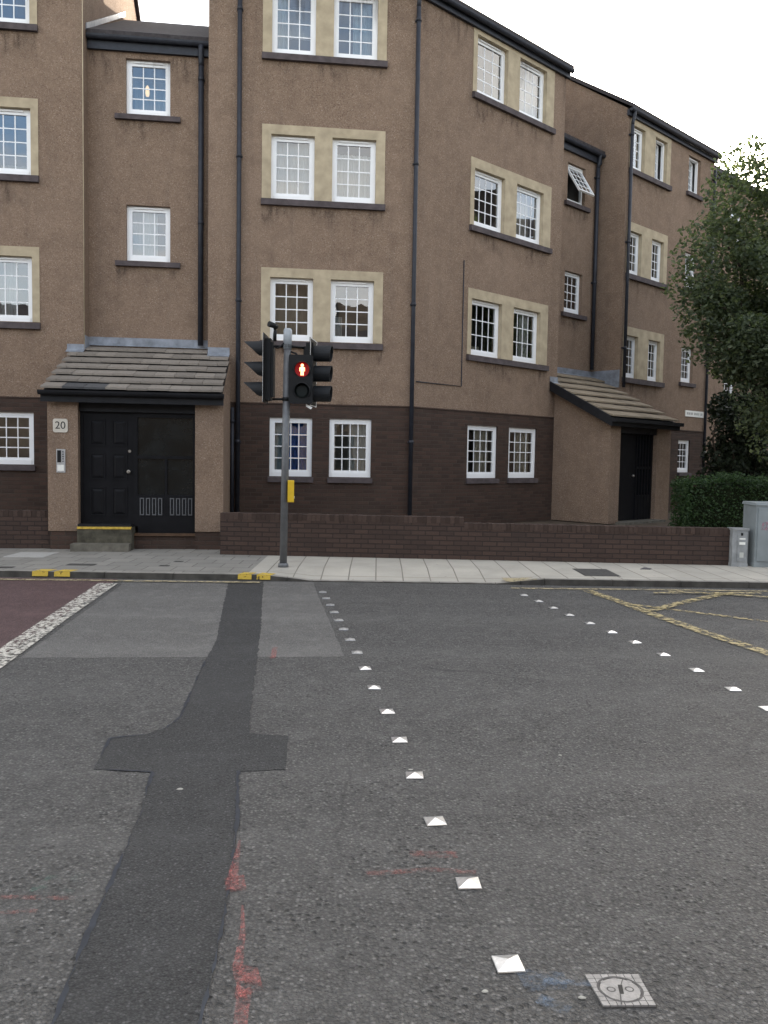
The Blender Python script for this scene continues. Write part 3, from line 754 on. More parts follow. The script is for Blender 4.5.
# downpipes with collars
def downpipe(fr, u, o, z0, z1, r=.042, swan=None):
    b = MB(); b.tube([fr.p(u, o, z0), fr.p(u, o, z1)], r, 10)
    if swan: b.tube([fr.p(u, o, z1 - .02), fr.p(u, o + .01, z1 + .06), fr.p(u, swan, z1 + .25), fr.p(u, swan, z1 + .33)], r, 10)
    z = z1 - .25
    while z > z0 + .3:
        b.tube([fr.p(u, o, z - .035), fr.p(u, o, z + .035)], r + .006, 10); b.box(fr, u - .058, u + .058, o - .075, o - .03, z - .015, z + .015); z -= 2.61
    return b.build('downpipe', PIPE, BLD)
downpipe(F, -3.28, .075, .3, 10.0, swan=.13); downpipe(F, .0, .075, .3, 10.05, swan=.13)
downpipe(F, -4.0, -.27, 3.72, 8.85, .05, swan=-.22); downpipe(F, -3.38, .075, .3, 2.55, .035)
downpipe(G, 7.46, .075, 3.6, 10.05, swan=.13); downpipe(W, 7.18, -.69, 4.0, 9.05, .05, swan=-.64)
downpipe(G, 11.9, .075, .4, 10.0)
# cable clipped to the wing, bead on the left corner
b = MB(); b.tube([W.p(.12, .012, 3.14), W.p(1.42, .012, 3.14), W.p(1.42, .012, 5.66)], .011, 6); b.build('wall_cable', PIPE, BLD)
b = MB(); b.tube([F.p(-6.055, .004, 3.55), F.p(-6.055, .004, 10.3)], .009, 6); b.build('corner_bead', STONE, BLD)
for fr, ua, uc, dz in ((F, -3.84, 0, 0), (W, .012, 4.63, 0), (F, -14, -6.23, 0), (G, 7.6, 12, -.02)):
    b = MB(); b.box(fr, ua, uc, -.002, .012, BAND - .018 + dz, BAND + .006 + dz); b.build('bell_cast', BRICK, BLD)

# --- entrance porches
def tiled_roof(fr, u0, u1, oe, ze, ob, sl_, n, tw, mats, dark=(), lo=None):
    """overlapping courses of interlocking tiles from eave (oe, ze) back to ob"""
    b = MB(); L = (oe - ob) / n
    zt = lambda o: ze + (oe - o) * sl_
    for i in range(n):
        oa = oe - L * i; oz = oe - L * (i + 1) - .06
        if oz < ob - .03: oz = ob - .03
        sh = (i % 2) * tw * .5
        x = u0 - sh
        k = 0
        while x < u1 - .01:
            a, c = max(x, u0), min(x + tw - .006, u1)
            if c - a > .02:
                if lo and i >= lo[0]:
                    a = max(a, lo[1]); c = min(c, lo[2])
                if c - a > .02:
                    j = random.uniform(-.004, .004); th = .034
                    lift = .078 + j
                    b.k = 1 if (i == 0 and dark and dark[0] <= (a + c) / 2 <= dark[1]) else 0
                    P = [(a, oa, zt(oa) + lift - th), (c, oa, zt(oa) + lift - th), (c, oz, zt(oz) + j - .01), (a, oz, zt(oz) + j - .01),
                         (a, oa, zt(oa) + lift), (c, oa, zt(oa) + lift), (c, oz, zt(oz) + j + .01), (a, oz, zt(oz) + j + .01)]
                    b.hexa([fr.p(*p) for p in P])
            x += tw; k += 1
    return b
def slab_under(b, fr, u0, u1, oe, ze, ob, sl_, th=.12):
    zt = lambda o: ze + (oe - o) * sl_ - .012
    b.hexa([fr.p(*p) for p in [(u0, oe, zt(oe) - th), (u1, oe, zt(oe) - th), (u1, ob, zt(ob) - th), (u0, ob, zt(ob) - th), (u0, oe, zt(oe)), (u1, oe, zt(oe)), (u1, ob, zt(ob)), (u0, ob, zt(ob))]])
# left porch, number 20
SL = .425; EL = 2.64; OE = 2.0
pr = tiled_roof(F, -6.29, -3.43, OE, EL, -.34, SL, 7, .335, [TILE, TILED], dark=(-6.0, -5.15), lo=(6, -6.04, -3.85)).build('porch_roof', [TILE, TILED], BLD)
b = MB(); slab_under(b, F, -6.27, -3.45, OE - .02, EL, -.0, SL); slab_under(b, F, -6.03, -3.86, -.01, EL + (OE + .01) * SL, -.34, SL)
b.build('roof_deck', FASCIA, pr)
b = MB()
b.box(F, -6.29, -3.41, OE - .03, OE + .0, EL - .17, EL + .005)
n = 8
for k in range(n):
    t0, t1 = math.pi * k / n, math.pi * (k + 1) / n
    f_ = lambda t: (OE + .055 - .055 * math.cos(t), EL + .01 - .075 * math.sin(t))
    b.face([F.p(-6.31, *f_(t0)), F.p(-6.31, *f_(t1)), F.p(-3.40, *f_(t1)), F.p(-3.40, *f_(t0))])
b.build('gutter', FASCIA, pr)
def flash(fr, segs, parent):
    b = MB()
    for (u0, u1, o, z0, z1, run, s_) in segs:
        b.hexa([fr.p(u0, o + .012, z0), fr.p(u1, o + .012, z0), fr.p(u1, o - .01, z0), fr.p(u0, o - .01, z0), fr.p(u0, o + .012, z1), fr.p(u1, o + .012, z1), fr.p(u1, o - .01, z1), fr.p(u0, o - .01, z1)])
        b.hexa([fr.p(u0, o + run, z0 - run * s_ - .005), fr.p(u1, o + run, z0 - run * s_ - .005), fr.p(u1, o, z0 - .01), fr.p(u0, o, z0 - .01), fr.p(u0, o + run, z0 - run * s_ + .012), fr.p(u1, o + run, z0 - run * s_ + .012), fr.p(u1, o, z0 + .012), fr.p(u0, o, z0 + .012)])
    return b.build('flashing', LEAD, parent)
zL = EL + OE * SL + .05
flash(F, [(-6.36, -6.05, 0, zL, zL + .10, .12, SL), (-6.05, -3.84, -.35, zL + .35 * SL, zL + .35 * SL + .14, .04, SL), (-3.84, -3.44, 0, zL, zL + .12, .12, SL)], pr)
b = MB()
b.box(LR_, 0.0, .35, -.002, .014, zL + .02, zL + .27)
b.build('flashing', LEAD, pr)
for ua, uc, u0, u1 in ((-6.225, -5.75, -6.225, -6.02), (-3.88, -3.42, -3.62, -3.42)):
    b = MB(); b.box(F, ua, uc, 1.5, 1.85, .38, 2.5); b.box(F, u0, u1, .004, 1.5, .38, 2.5)
    # cheek above the side wall up to the roof
    b.hexa([F.p(u0, 1.85, 2.5), F.p(u1, 1.85, 2.5), F.p(u1, .004, 2.5), F.p(u0, .004, 2.5), F.p(u0, 1.85, 2.58), F.p(u1, 1.85, 2.58), F.p(u1, .004, 3.36), F.p(u0, .004, 3.36)], lambda k, q: (k * .3, (k // 4) * .8))
    b.build('porch_wall', ROUGHCAST, BLD)
b = MB(); b.box(F, -6.20, -5.76, 1.5, 1.83, .02, .38); b.box(F, -6.20, -6.03, .01, 1.5, .02, .38); b.build('porch_plinth', BRICK, BLD)
b = MB(); b.box(F, -3.875, -3.44, 1.5, 1.83, .02, .38); b.box(F, -3.61, -3.44, .01, 1.5, .02, .38); b.box(F, -4.88, -3.877, 1.45, 1.76, .02, .30); b.build('porch_plinth', BRICK, BLD)
b = MB(); b.box(F, -5.75, -3.88, 1.56, 1.76, 2.34, 2.6); b.build('porch_lintel', FASCIA, BLD)
# door
b = MB(); u0, u1, z0, z1 = -5.70, -4.90, .50, 2.32; o = 1.68
b.box(F, u0, u1, o - .045, o, z0, z1)
pw = (u1 - u0 - .30) / 2
def panel(b, a, c, e, g, o):
    for d, (x0, x1, y0, y1) in enumerate(((a, c, e, e + .022), (a, c, g - .022, g), (a, a + .022, e + .022, g - .022), (c - .022, c, e + .022, g - .022))): b.box(F, x0, x1, o, o + .012, y0, y1)
    L = [(a + .03, o, e + .03), (c - .03, o, e + .03), (c - .03, o, g - .03), (a + .03, o, g - .03)]; T = [(a + .07, o + .014, e + .07), (c - .07, o + .014, e + .07), (c - .07, o + .014, g - .07), (a + .07, o + .014, g - .07)]
    b.face([F.p(*p) for p in T])
    for i in range(4): b.face([F.p(*L[i]), F.p(*L[(i + 1) % 4]), F.p(*T[(i + 1) % 4]), F.p(*T[i])])
door = b.build('door', DOORM, BLD)
b = MB()
for a in (u0 + .10, u0 + .20 + pw):
    for e, g in ((.62, 1.10), (1.22, 1.66), (1.78, 2.22)): panel(b, a, a + pw, e, g, o)
b.build('door_panel', DOORM, door)
b = MB(); q = F.p(-4.97, o, 1.36); nn = Vector((F.n.x, F.n.y, 0))
b.tube([q, q + nn * .03, q + nn * .035, q + nn * .06, q + nn * .07], [.022, .018, .032, .034, .018], 14); b.build('handle', BRASS, door)
b = MB(); q = F.p(-4.96, o, 1.70); b.tube([q, q + nn * .012], .024, 14); b.build('lock', BRASS, door)
b = MB()
for x0, x1, y0, y1 in ((-5.75, -5.70, .45, 2.34), (-4.90, -4.83, .45, 2.34), (-5.70, -4.90, 2.32, 2.34), (-3.93, -3.88, .34, 2.34), (-4.83, -3.93, 2.26, 2.34), (-4.83, -3.93, 1.58, 1.63), (-4.83, -3.93, .34, .98), (-4.39, -4.35, .98, 1.58)): b.box(F, x0, x1, 1.62, 1.70, y0, y1)
scr = b.build('entrance_screen', DOORM, BLD)
b = MB(); b.box(F, -4.83, -3.93, 1.645, 1.665, .98, 2.26); b.build('glass', DARKGLASS, scr)
b = MB()
for g0 in (-4.795, -4.305):
    for k in range(4):
        a = g0 + k * .0985
        b.box(F, a, a + .018, 1.70, 1.716, .64, .93); b.box(F, a + .052, a + .07, 1.70, 1.716, .64, .93)
        b.box(F, a + .018, a + .052, 1.70, 1.716, .912, .93); b.box(F, a + .018, a + .052, 1.70, 1.716, .64, .658)
b.build('vent_slot', plain('grey_vent_trim', (.085, .088, .095), .5, .4), scr)
b = MB(); b.box(F, -4.87, -3.88, 1.45, 1.80, .30, .34); b.build('threshold', WOOD, BLD)
b = MB(); b.box(F, -5.745, -4.88, 1.6, 1.97, .05, .45)
st = b.build('door_step', MOSS, BLD)
b = MB(); b.box(F, -5.74, -4.90, 1.60, 1.95, .452, .50); b.build('upper_tread', FASCIA, st)
b = MB(); b.box(F, -5.743, -4.89, 1.90, 1.985, .425, .462); b.build('nosing', YELLOWNOSE, st)
b = MB(); b.box(F, -5.80, -4.89, 1.972, 2.20, .05, .20); b.build('lower_step', CONC, st)

# right porch
SR = .50; ER = 2.60; OR_ = 1.65
pr = tiled_roof(W, 4.46, 7.35, OR_, ER, -.75, SR, 7, .335, [TILER], lo=(5, 4.74, 7.35)).build('porch_roof', [TILER, TILED], BLD)
b = MB(); slab_under(b, W, 4.5, 7.33, OR_ - .02, ER, 0, SR); slab_under(b, W, 4.74, 7.33, -.01, ER + (OR_ + .01) * SR, -.74, SR); b.build('roof_deck', FASCIA, pr)
b = MB(); b.box(W, 4.42, 7.38, OR_ - .02, OR_ + .02, ER - .17, ER + .01); b.box(W, 4.42, 7.42, OR_ + .02, OR_ + .10, ER - .08, ER - .0)
zt = lambda o: ER + (OR_ - o) * SR
for d in (0,): b.hexa([W.p(4.42, OR_ - .02, zt(OR_) - .17), W.p(4.47, OR_ - .02, zt(OR_) - .17), W.p(4.47, 0.02, zt(0) - .17), W.p(4.42, 0.02, zt(0) - .17), W.p(4.42, OR_ - .02, zt(OR_) + .04), W.p(4.47, OR_ - .02, zt(OR_) + .04), W.p(4.47, 0.02, zt(0) + .04), W.p(4.42, 0.02, zt(0) + .04)])
b.build('gutter', FASCIA, pr)
zR = zt(0) + .05
flash(W, [(4.44, 4.74, 0, zR - .02, zR + .10, .10, SR), (4.74, 7.35, -.77, zt(-.77) + .02, zt(-.77) + .15, .06, SR)], pr)
b = MB(); b.box(GL_, -.77, .0, -.002, .014, zR + .06, zR + .5); b.build('flashing', LEAD, pr)
for ua, uc, u0, u1 in ((4.64, 5.05, 4.64, 4.88), (6.64, 7.28, 7.05, 7.28)):
    b = MB(); b.box(W, ua, uc, 1.36, 1.5, .3, 2.46); b.box(W, u0, u1, .004, 1.36, .3, 2.46)
    L = [(u0, 1.5, 2.46), (u1, 1.5, 2.46), (u1, .004, 2.46), (u0, .004, 2.46), (u0, 1.5, zt(1.5) - .08), (u1, 1.5, zt(1.5) - .08), (u1, .004, zt(0) - .08), (u0, .004, zt(0) - .08)]
    b.hexa([W.p(*t) for t in L], lambda k, q: (L[k][1], L[k][2]))
    b.build('porch_wall', ROUGHCAST, BLD)
b = MB(); b.box(W, 5.05, 6.64, 1.2, 1.48, 2.3, 2.5); b.build('porch_lintel', FASCIA, BLD)
b = MB(); b.box(W, 5.05, 5.11, 1.30, 1.40, .32, 2.3); b.box(W, 5.11, 5.93, 1.32, 1.37, .34, 2.3)
dr = b.build('door', DOORM, BLD)
b = MB(); q = W.p(5.80, 1.37, 1.35); nn = Vector((W.n.x, W.n.y, 0)); b.tube([q, q + nn * .03, q + nn * .06], [.02, .034, .02], 12); b.build('handle', BRASS, dr)
b = MB()
for k in range(6): a = 5.93 + k * .128; b.box(W, a, a + .035, 1.30, 1.40, .34, 2.3)
b.box(W, 5.965, 6.57, 1.31, 1.39, .34, .9); b.box(W, 5.965, 6.57, 1.31, 1.39, 1.5, 1.56); b.box(W, 6.59, 6.64, 1.30, 1.40, .34, 2.3)
scr = b.build('entrance_screen', DOORM, BLD)
b = MB(); b.box(W, 5.96, 6.6, 1.335, 1.355, .9, 2.3); b.build('glass', DARKGLASS, scr)
b = MB(); b.box(W, 4.95, 6.7, 1.2, 1.75, .2, .33); b.build('door_step', CONC, BLD)

# ------------------------------------------------------------------ signs and fittings on the walls
def text_part(txt, size, fr, u, o, z, mat, parent, name='numeral', ext=.002):
    cu = bpy.data.curves.new('t', 'FONT'); cu.body = txt; cu.size = size; cu.align_x = 'CENTER'; cu.align_y = 'CENTER'; cu.extrude = ext
    ob = bpy.data.objects.new('t', cu); col.objects.link(ob)
    dg = bpy.context.evaluated_depsgraph_get(); me = bpy.data.meshes.new_from_object(ob.evaluated_get(dg))
    bpy.data.objects.remove(ob)
    B = Matrix(((fr.d.x, 0, fr.n.x, 0), (fr.d.y, 0, fr.n.y, 0), (0, 1, 0, 0), (0, 0, 0, 1))); B.translation = fr.p(u, o, z) - root_loc(parent)
    me.transform(B); me.materials.clear(); me.materials.append(mat)
    q = bpy.data.objects.new(name, me); col.objects.link(q); q.parent = parent; return q
def rounded_plate(b, fr, u0, u1, z0, z1, o0, o1, r, n=5):
    pts = []
    for cx, cz, s in ((u1 - r, z1 - r, 0), (u0 + r, z1 - r, 1), (u0 + r, z0 + r, 2), (u1 - r, z0 + r, 3)):
        for k in range(n + 1): t = math.pi / 2 * (s + k / n); pts.append((cx + r * math.cos(t), cz + r * math.sin(t)))
    b.face([fr.p(u, o1, z) for u, z in pts])
    for i in range(len(pts)):
        a, c = pts[i], pts[(i + 1) % len(pts)]; b.face([fr.p(a[0], o0, a[1]), fr.p(c[0], o0, c[1]), fr.p(c[0], o1, c[1]), fr.p(a[0], o1, a[1])])
t = thing('house_number_sign', F.p(-6.02, 1.85, 1.99), 'small cream square house number sign reading 20 on the left porch pier', 'sign')
b = MB(); rounded_plate(b, F, -6.135, -5.905, 1.985, 2.205, 1.85, 1.866, .035); b.build('plate', SIGNS, t)
text_part('20', .17, F, -6.02, 1.867, 2.095, INK, t)
t = thing('door_intercom', F.p(-6.01, 1.85, 1.35), 'tall steel door entry intercom panel below the house number sign', 'intercom')
b = MB(); b.box(F, -6.085, -5.945, 1.845, 1.868, 1.335, 1.715); ip = b.build('panel', STEEL, t)
b = MB(); b.box(F, -6.07, -6.01, 1.868, 1.876, 1.50, 1.695); b.build('speaker_grille', SIG, t)
b = MB()
for k in range(5):
    q = F.p(-5.98, 1.868, 1.67 - k * .038); b.tube([q, q + Vector((F.n.x, F.n.y, 0)) * .008], .010, 10)
b.build('call_button', PIPE, t)
b = MB(); b.box(F, -6.07, -5.965, 1.868, 1.872, 1.36, 1.46); b.build('name_label', SIGNW, t)
t = thing('street_name_sign', G.p(11.36, .012, 3.02), 'long white street name sign on the right hand gable corner', 'sign')
b = MB(); b.box(G, 10.82, 11.90, .002, .022, 3.03, 3.20); b.build('plate', SIGNW, t)
b = MB(); x = 10.90
for wd in (.05, .04, .05, .03, .05, .04, 0, .05, .04, .05, .03, .05, 0, .04, .05):
    if wd: b.box(G, x, x + wd - .012, .022, .025, 3.085, 3.15)
    x += .062
b.build('lettering', plain('faded_lettering', (.30, .30, .29), .7, .2), t)

# ------------------------------------------------------------------ garden walls
def brick_wall(name, A, B, segs, label, thick=.215):
    a = math.atan2(B[1] - A[1], B[0] - A[0]); fr = Frame(A, a)
    t = thing(name, (A[0], A[1], KZ), label, 'wall')
    b = MB()
    for u0, u1, h in segs: b.box(fr, u0, u1, -thick, 0, .02, h - .10)
    b.build('brickwork', WALLBRICK, t)
    b = MB()
    for u0, u1, h in segs:                       # brick-on-edge coping, single bricks
        x = u0
        while x < u1 - .02:
            c = min(x + .073, u1); j = random.uniform(-.003, .003); b.box(fr, x, c - .008, -thick - .004, .004 + j, h - .098, h + j); x += .073
    for u0, u1, h in segs: b.box(fr, u0 + .002, u1 - .002, -thick + .004, -.004, h - .1, h - .008)
    b.build('coping', tile_mat('coping_brick', (.060, .041, .034), .3), t)
    return t
brick_wall('brick_wall', (-2.49, 13.31), (5.5, 12.90), [(0, 3.87, .745), (3.87, 7.99, .655)], 'low dark brick garden wall stepping down to the right behind the traffic light')
brick_wall('brick_wall', (-14, 12.9), (-5.36, 13.76), [(0, 8.68, .70)], 'low dark brick garden wall left of the porch numbered 20')

# ------------------------------------------------------------------ traffic light
PX, PY = -1.325, 11.90
TL = thing('traffic_light', (PX, PY, KZ), 'grey post with pelican crossing signals and a lit red man', 'traffic light')
lean = .035
pp = lambda z: Vector((PX + lean * (z - KZ) / 3.3, PY, z))
b = MB(); b.tube([pp(KZ), pp(3.22)], .052, 20); b.build('pole', POLE, TL)
b = MB(); b.tube([pp(3.16), pp(3.42), pp(3.445)], [.060, .060, .045], 20); b.build('pole_cap', CAP, TL)
b = MB(); b.tube([pp(KZ), pp(KZ + .05), pp(KZ + .06)], [.075, .07, .055], 20); b.build('base_collar', POLE, TL)
def visor(b, c, ax, r, L, kind):
    """hood over a lens at c pointing along ax"""
    ax = Vector(ax).normalized(); up = Vector((0, 0, 1)); sd_ = ax.cross(up).normalized(); n = 20
    span = math.pi * 1.5 if kind == 'cut' else math.pi * 1.72
    prev = None
    for k in range(n + 1):
        t = math.pi / 2 - span / 2 + span * k / n
        rad = sd_ * math.cos(t) + up * math.sin(t)
        f = (math.sin(t) + 1) / 2
        l = L * (.18 + .82 * f ** 1.1) if kind == 'cut' else L * (.9 + .1 * f)
        tp = 1.0 if kind != 'cut' else .92
        p = [c + rad * r, c + rad * r * tp + ax * l, c + rad * (r - .008) * tp + ax * l, c + rad * (r - .008)]
        if prev:
            b.smooth = True
            for i in range(4): b.face([prev[i], prev[(i + 1) % 4], p[(i + 1) % 4], p[i]])
        prev = p
    b.smooth = False
def signal_head(c, ang, kind, L):
    """three-aspect head, centre c, facing angle ang in plan"""
    fr = Frame((c[0], c[1]), ang + math.pi / 2)           # outward o = facing direction
    z0, z1 = c[2] - .43, c[2] + .43
    b = MB(); b.box(fr, -.115, .115, -.11, 0, z0, z1); b.box(fr, -.09, .09, -.15, -.11, z0 + .05, z1 - .05)
    for k in (1, 2): zz = z0 + .86 * k / 3; b.box(fr, -.119, .119, -.114, .004, zz - .006, zz + .006)
    hd = b.build('signal_head', SIG, TL)
    b = MB(); b.box(fr, -.235, .235, -.032, -.022, z0 - .035, z1 + .06); b.build('backing_board', SIG, hd)
    b = MB()
    for s in (-1, 1): b.box(fr, *sorted((s * .225, s * .2355)), -.022, -.019, z0 - .03, z1 + .055)
    b.box(fr, -.225, .225, -.022, -.019, z1 + .047, z1 + .055); b.box(fr, -.225, .225, -.022, -.019, z0 - .03, z0 - .022); b.build('white_border', WHITEEDGE, hd)
    n3 = Vector((fr.n.x, fr.n.y, 0))
    for k, lm in enumerate((LENSG, LENSA, LENSR)):
        q = fr.p(0, .0, z0 + .145 + k * .285); b = MB(); b.tube([q, q + n3 * .012, q + n3 * .02], [.10, .095, .05], 24); b.build('lens', lm, hd)
        b = MB(); visor(b, q, n3, .118, L, kind); b.build('visor', VISOR, hd)
    return hd
signal_head((-1.63, 11.95, 2.87), math.pi - R(1), 'cut', .28)
signal_head((-.92, 12.10, 2.84), -R(7), 'tube', .25)
# brackets
b = MB()
for z in (3.20, 2.46):
    b = MB(); b.tube([pp(z) + Vector((-.05, 0, 0)), Vector((-1.50, 11.95, z))], .017, 8); b.tube([pp(z) + Vector((.05, 0, 0)), Vector((-1.02, 12.08, z))], .017, 8)
    q = pp(z); b.tube([q + Vector((0, 0, -.025)), q + Vector((0, 0, .025))], .060, 18); b.build('bracket', SIG, TL)
b = MB()
b.tube([pp(3.12) + Vector((.05, -.02, 0)), Vector((-1.17, 11.90, 3.10)), Vector((-1.12, 11.88, 3.02)), Vector((-1.10, 11.86, 2.98))], .014, 8); b.build('cable', SIG, TL); b = MB()
b.tube([pp(3.24) + Vector((-.05, -.03, 0)), Vector((-1.42, 11.86, 3.16)), Vector((-1.50, 11.88, 3.20))], .010, 8)
b.build('cable', SIG, TL)
# pedestrian head
PF = Frame((-1.09, 11.76), R(2))
b = MB(); rounded_plate(b, PF, -.165, .165, 2.40, 3.07, -.16, 0, .02); b.box(PF, -.165, .165, -.165, -.16, 2.40, 3.07)
b.box(PF, -.17, .17, -.15, .004, 2.728, 2.742)
ph = b.build('pedestrian_signal', SIG, TL)
n3 = Vector((PF.n.x, PF.n.y, 0))
b = MB(); q = PF.p(.02, .002, 2.865); b.tube([q, q + n3 * .006], .102, 28); b.build('red_lens', REDGLOW, ph)
b = MB(); q = PF.p(.02, .002, 2.57); b.tube([q, q + n3 * .006, q + n3 * .012], [.100, .1, .07], 28); b.build('green_lens', LENSG, ph)
b = MB()
for zz in (2.865, 2.57): visor(b, PF.p(.02, .0, zz), n3, .118, .10, 'cut')
b.build('visor', VISOR, ph)
b = MB(); o = .010; cx, cz = .02, 2.862                      # standing figure
def flat(pts):
    v3 = [Vector((x, z, 0)) for x, z in pts]
    for tr_ in tessellate_polygon([v3]):
        q = [v3[i] for i in tr_]
        if (q[1] - q[0]).cross(q[2] - q[0]).z < 0: q.reverse()
        b.face([PF.p(cx + p.x, o, cz + p.y) for p in q])
flat([(.021 * math.cos(a * .5236), .060 + .021 * math.sin(a * .5236)) for a in range(12)])
flat([(-.018, .038), (.018, .038), (.036, .028), (.037, -.022), (.027, -.022), (.025, .012), (.021, .012), (.021, -.078), (.003, -.078), (.002, -.02), (-.002, -.02), (-.003, -.078), (-.021, -.078), (-.021, .012), (-.025, .012), (-.027, -.022), (-.037, -.022), (-.036, .028)])
b.build('red_man', REDMAN, ph)
# push button box, detector, tag ends
b = MB(); yb = Frame((PX + .145, 11.86), R(100)); rounded_plate(b, yb, -.045, .055, 1.01, 1.32, -.09, .0, .012); bx = b.build('push_button_box', YBOX, TL)
b = MB(); b.box(yb, -.032, .042, .0, .006, 1.16, 1.29); b.build('information_plate', SIG, bx)
b = MB(); q = yb.p(.005, 0, 1.08); b.tube([q, q + Vector((yb.n.x, yb.n.y, 0)) * .012], .018, 14); b.build('push_button', STEEL, bx)
b = MB(); b.tube([(-1.475, 11.93, 3.27), (-1.475, 11.93, 3.36), (-1.468, 11.93, 3.42)], .026, 12); b.tube([(-1.47, 11.90, 3.50), (-1.475, 11.93, 3.43)], .02, 10); b.tube([(-1.55, 11.86, 3.50), (-1.45, 11.95, 3.475)], [.042, .036], 14); b.build('detector', SIG, TL)
b = MB(); b.hexa([Vector(p) for p in [(-1.02, 11.84, 2.36), (-.95, 11.84, 2.32), (-.95, 11.845, 2.32), (-1.02, 11.845, 2.36), (-1.02, 11.84, 2.40), (-.93, 11.84, 2.35), (-.93, 11.845, 2.35), (-1.02, 11.845, 2.40)]]); b.build('loose_tag', WHITEEDGE, TL)

def copy_tree(o, parent=None):
    c = o.copy(); col.objects.link(c)
    if parent is not None: c.parent = parent
    for ch in list(o.children): copy_tree(ch, c)
    return c
T2 = copy_tree(TL); T2.location = (2.15, -.85, .1); T2.rotation_euler = (0, 0, math.pi); T2['label'] = 'second grey signal post standing behind the camera on the near kerb'
# ------------------------------------------------------------------ cabinets
CF = Frame((5.47, 12.78), R(-3))
t = thing('service_pillar', (5.58, 12.85, KZ), 'narrow grey service pillar at the end of the brick wall', 'service pillar')
b = MB(); b.box(CF, 0, .235, -.20, 0, .08, .64); b.box(CF, -.012, .247, -.212, .012, .64, .67); b.box(CF, -.006, .241, -.206, .008, .05, .13); b.build('casing', CABL, t)
b = MB(); b.box(CF, .075, .215, .0, .012, .16, .62); dp = b.build('door', CABL, t)
b = MB(); b.box(CF, .10, .19, .012, .015, .42, .46); b.box(CF, .10, .19, .012, .015, .50, .52); b.build('label', SIGNW, dp)
b = MB(); b.box(CF, .12, .15, .012, .018, .56, .60); b.build('lock', SIG, dp)
b = MB(); b.box(CF, .11, .17, .012, .014, .22, .30); b.build('notice', plain('pale_notice', (.45, .46, .43), .6), dp)
CB = Frame((5.80, 12.74), R(2))
t = thing('utility_cabinet', (6.3, 12.9, KZ), 'large grey roadside utility cabinet with faded pink and white graffiti', 'cabinet')
b = MB(); b.box(CB, 0, 1.15, -.42, 0, .08, 1.03)
b.hexa([CB.p(*p) for p in [(-.02, .02, 1.03), (1.17, .02, 1.03), (1.17, -.44, 1.03), (-.02, -.44, 1.03), (-.01, .01, 1.065), (1.16, .01, 1.065), (1.16, -.43, 1.075), (-.01, -.43, 1.075)]]); b.box(CB, -.01, 1.16, -.43, .01, .04, .14); b.build('casing', CAB, t)
for a in (.03, .59):
    b = MB(); b.box(CB, a, a + .53, 0, .014, .17, .99); d_ = b.build('door', CAB, t)
    b = MB(); b.box(CB, a + .47, a + .50, .014, .03, .55, .67); b.build('handle', SIG, d_)
b = MB(); pts = []
for k in range(17):
    ta = math.pi * (.35 + 1.5 * k / 16); pts.append((.25 + .075 * math.cos(ta), .92 + .075 * math.sin(ta)))
for (a0, z0), (a1, z1) in zip(pts, pts[1:]):
    s = .80; b.face([CB.p(.25 + (a0 - .25) * s, .017, .92 + (z0 - .92) * s), CB.p(.25 + (a1 - .25) * s, .017, .92 + (z1 - .92) * s), CB.p(a1, .017, z1), CB.p(a0, .017, z0)])
b.face([CB.p(.19, .017, .91), CB.p(.29, .017, .91), CB.p(.29, .017, .925), CB.p(.19, .017, .925)])
b.build('white_graffiti', WHITETAG, t)
b = MB(); b.face([CB.p(.07, .0175, .66), CB.p(.5, .0175, .62), CB.p(.52, .0175, .74), CB.p(.10, .0175, .78)]); b.build('pink_graffiti', PINKTAG, t)

# ------------------------------------------------------------------ road and pavement fittings
def stud_proto():
    b = MB(); h, s = .013, .046
    base = [(-s, -s), (s, -s), (s, s), (-s, s)]
    lo = [Vector((x, y, .001)) for x, y in base]; mi = [Vector((x * .97, y * .97, .005)) for x, y in base]; top = Vector((0, 0, h + .006))
    for i in range(4):
        j = (i + 1) % 4; b.face([lo[i], lo[j], mi[j], mi[i]]); b.face([mi[i], mi[j], top])
    return b
ORD = ['first', 'second', 'third', 'fourth', 'fifth', 'sixth', 'seventh', 'eighth', 'ninth', 'tenth', 'eleventh', 'twelfth', 'thirteenth', 'fourteenth', 'fifteenth', 'sixteenth']
left_row = [(.454, 2.643), (.380, 3.165), (.288, 3.721), (.218, 4.272), (.154, 4.821), (.087, 5.371), (0, 5.94), (-.074, 6.49), (-.149, 7.02), (-.225, 7.52), (-.302, 7.98), (-.371, 8.42), (-.439, 8.86), (-.505, 9.30), (-.578, 9.74), (-.647, 10.18)]
right_row = [(2.67, 5.559), (2.635, 6.037), (2.575, 6.586), (2.489, 7.109), (2.39, 7.593), (2.295, 8.03), (2.192, 8.46), (2.085, 8.90), (2.0, 9.33), (1.919, 9.763), (1.821, 10.19)]
first = None
for row, nm in ((left_row, 'left'), (right_row, 'right')):
    for i, (x, y) in enumerate(row):
        if first is None: first = o_ = stud_proto().build('crossing_stud', STUDM)
        else: o_ = first.copy(); col.objects.link(o_)
        o_.location = (x, y, .002); o_.rotation_euler = (random.gauss(0, .012), random.gauss(0, .012), R(5) + random.gauss(0, .06))
        if y > (7 if nm == 'left' else 8.2): o_.material_slots[0].link = 'OBJECT'; o_.material_slots[0].material = STUDD
        tag(o_, f'square metal road stud, {ORD[i]} from the camera in the {nm} hand row across the street', 'road stud', 'metal studs marking the crossing')
b = MB()                                                       # two loose studs that stray from the rows
q = [(.69, 2.585), (.865, 2.59), (.872, 2.435), (.708, 2.43)]
t = thing('utility_cover', (.78, 2.51, 0), 'square ridged iron utility cover with a round lid beside the nearest stud', 'utility cover')
def cv(u, v, z): a = Vector(q[3]).lerp(Vector(q[2]), u); c = Vector(q[0]).lerp(Vector(q[1]), u); p = a.lerp(c, v); return Vector((p.x, p.y, z))
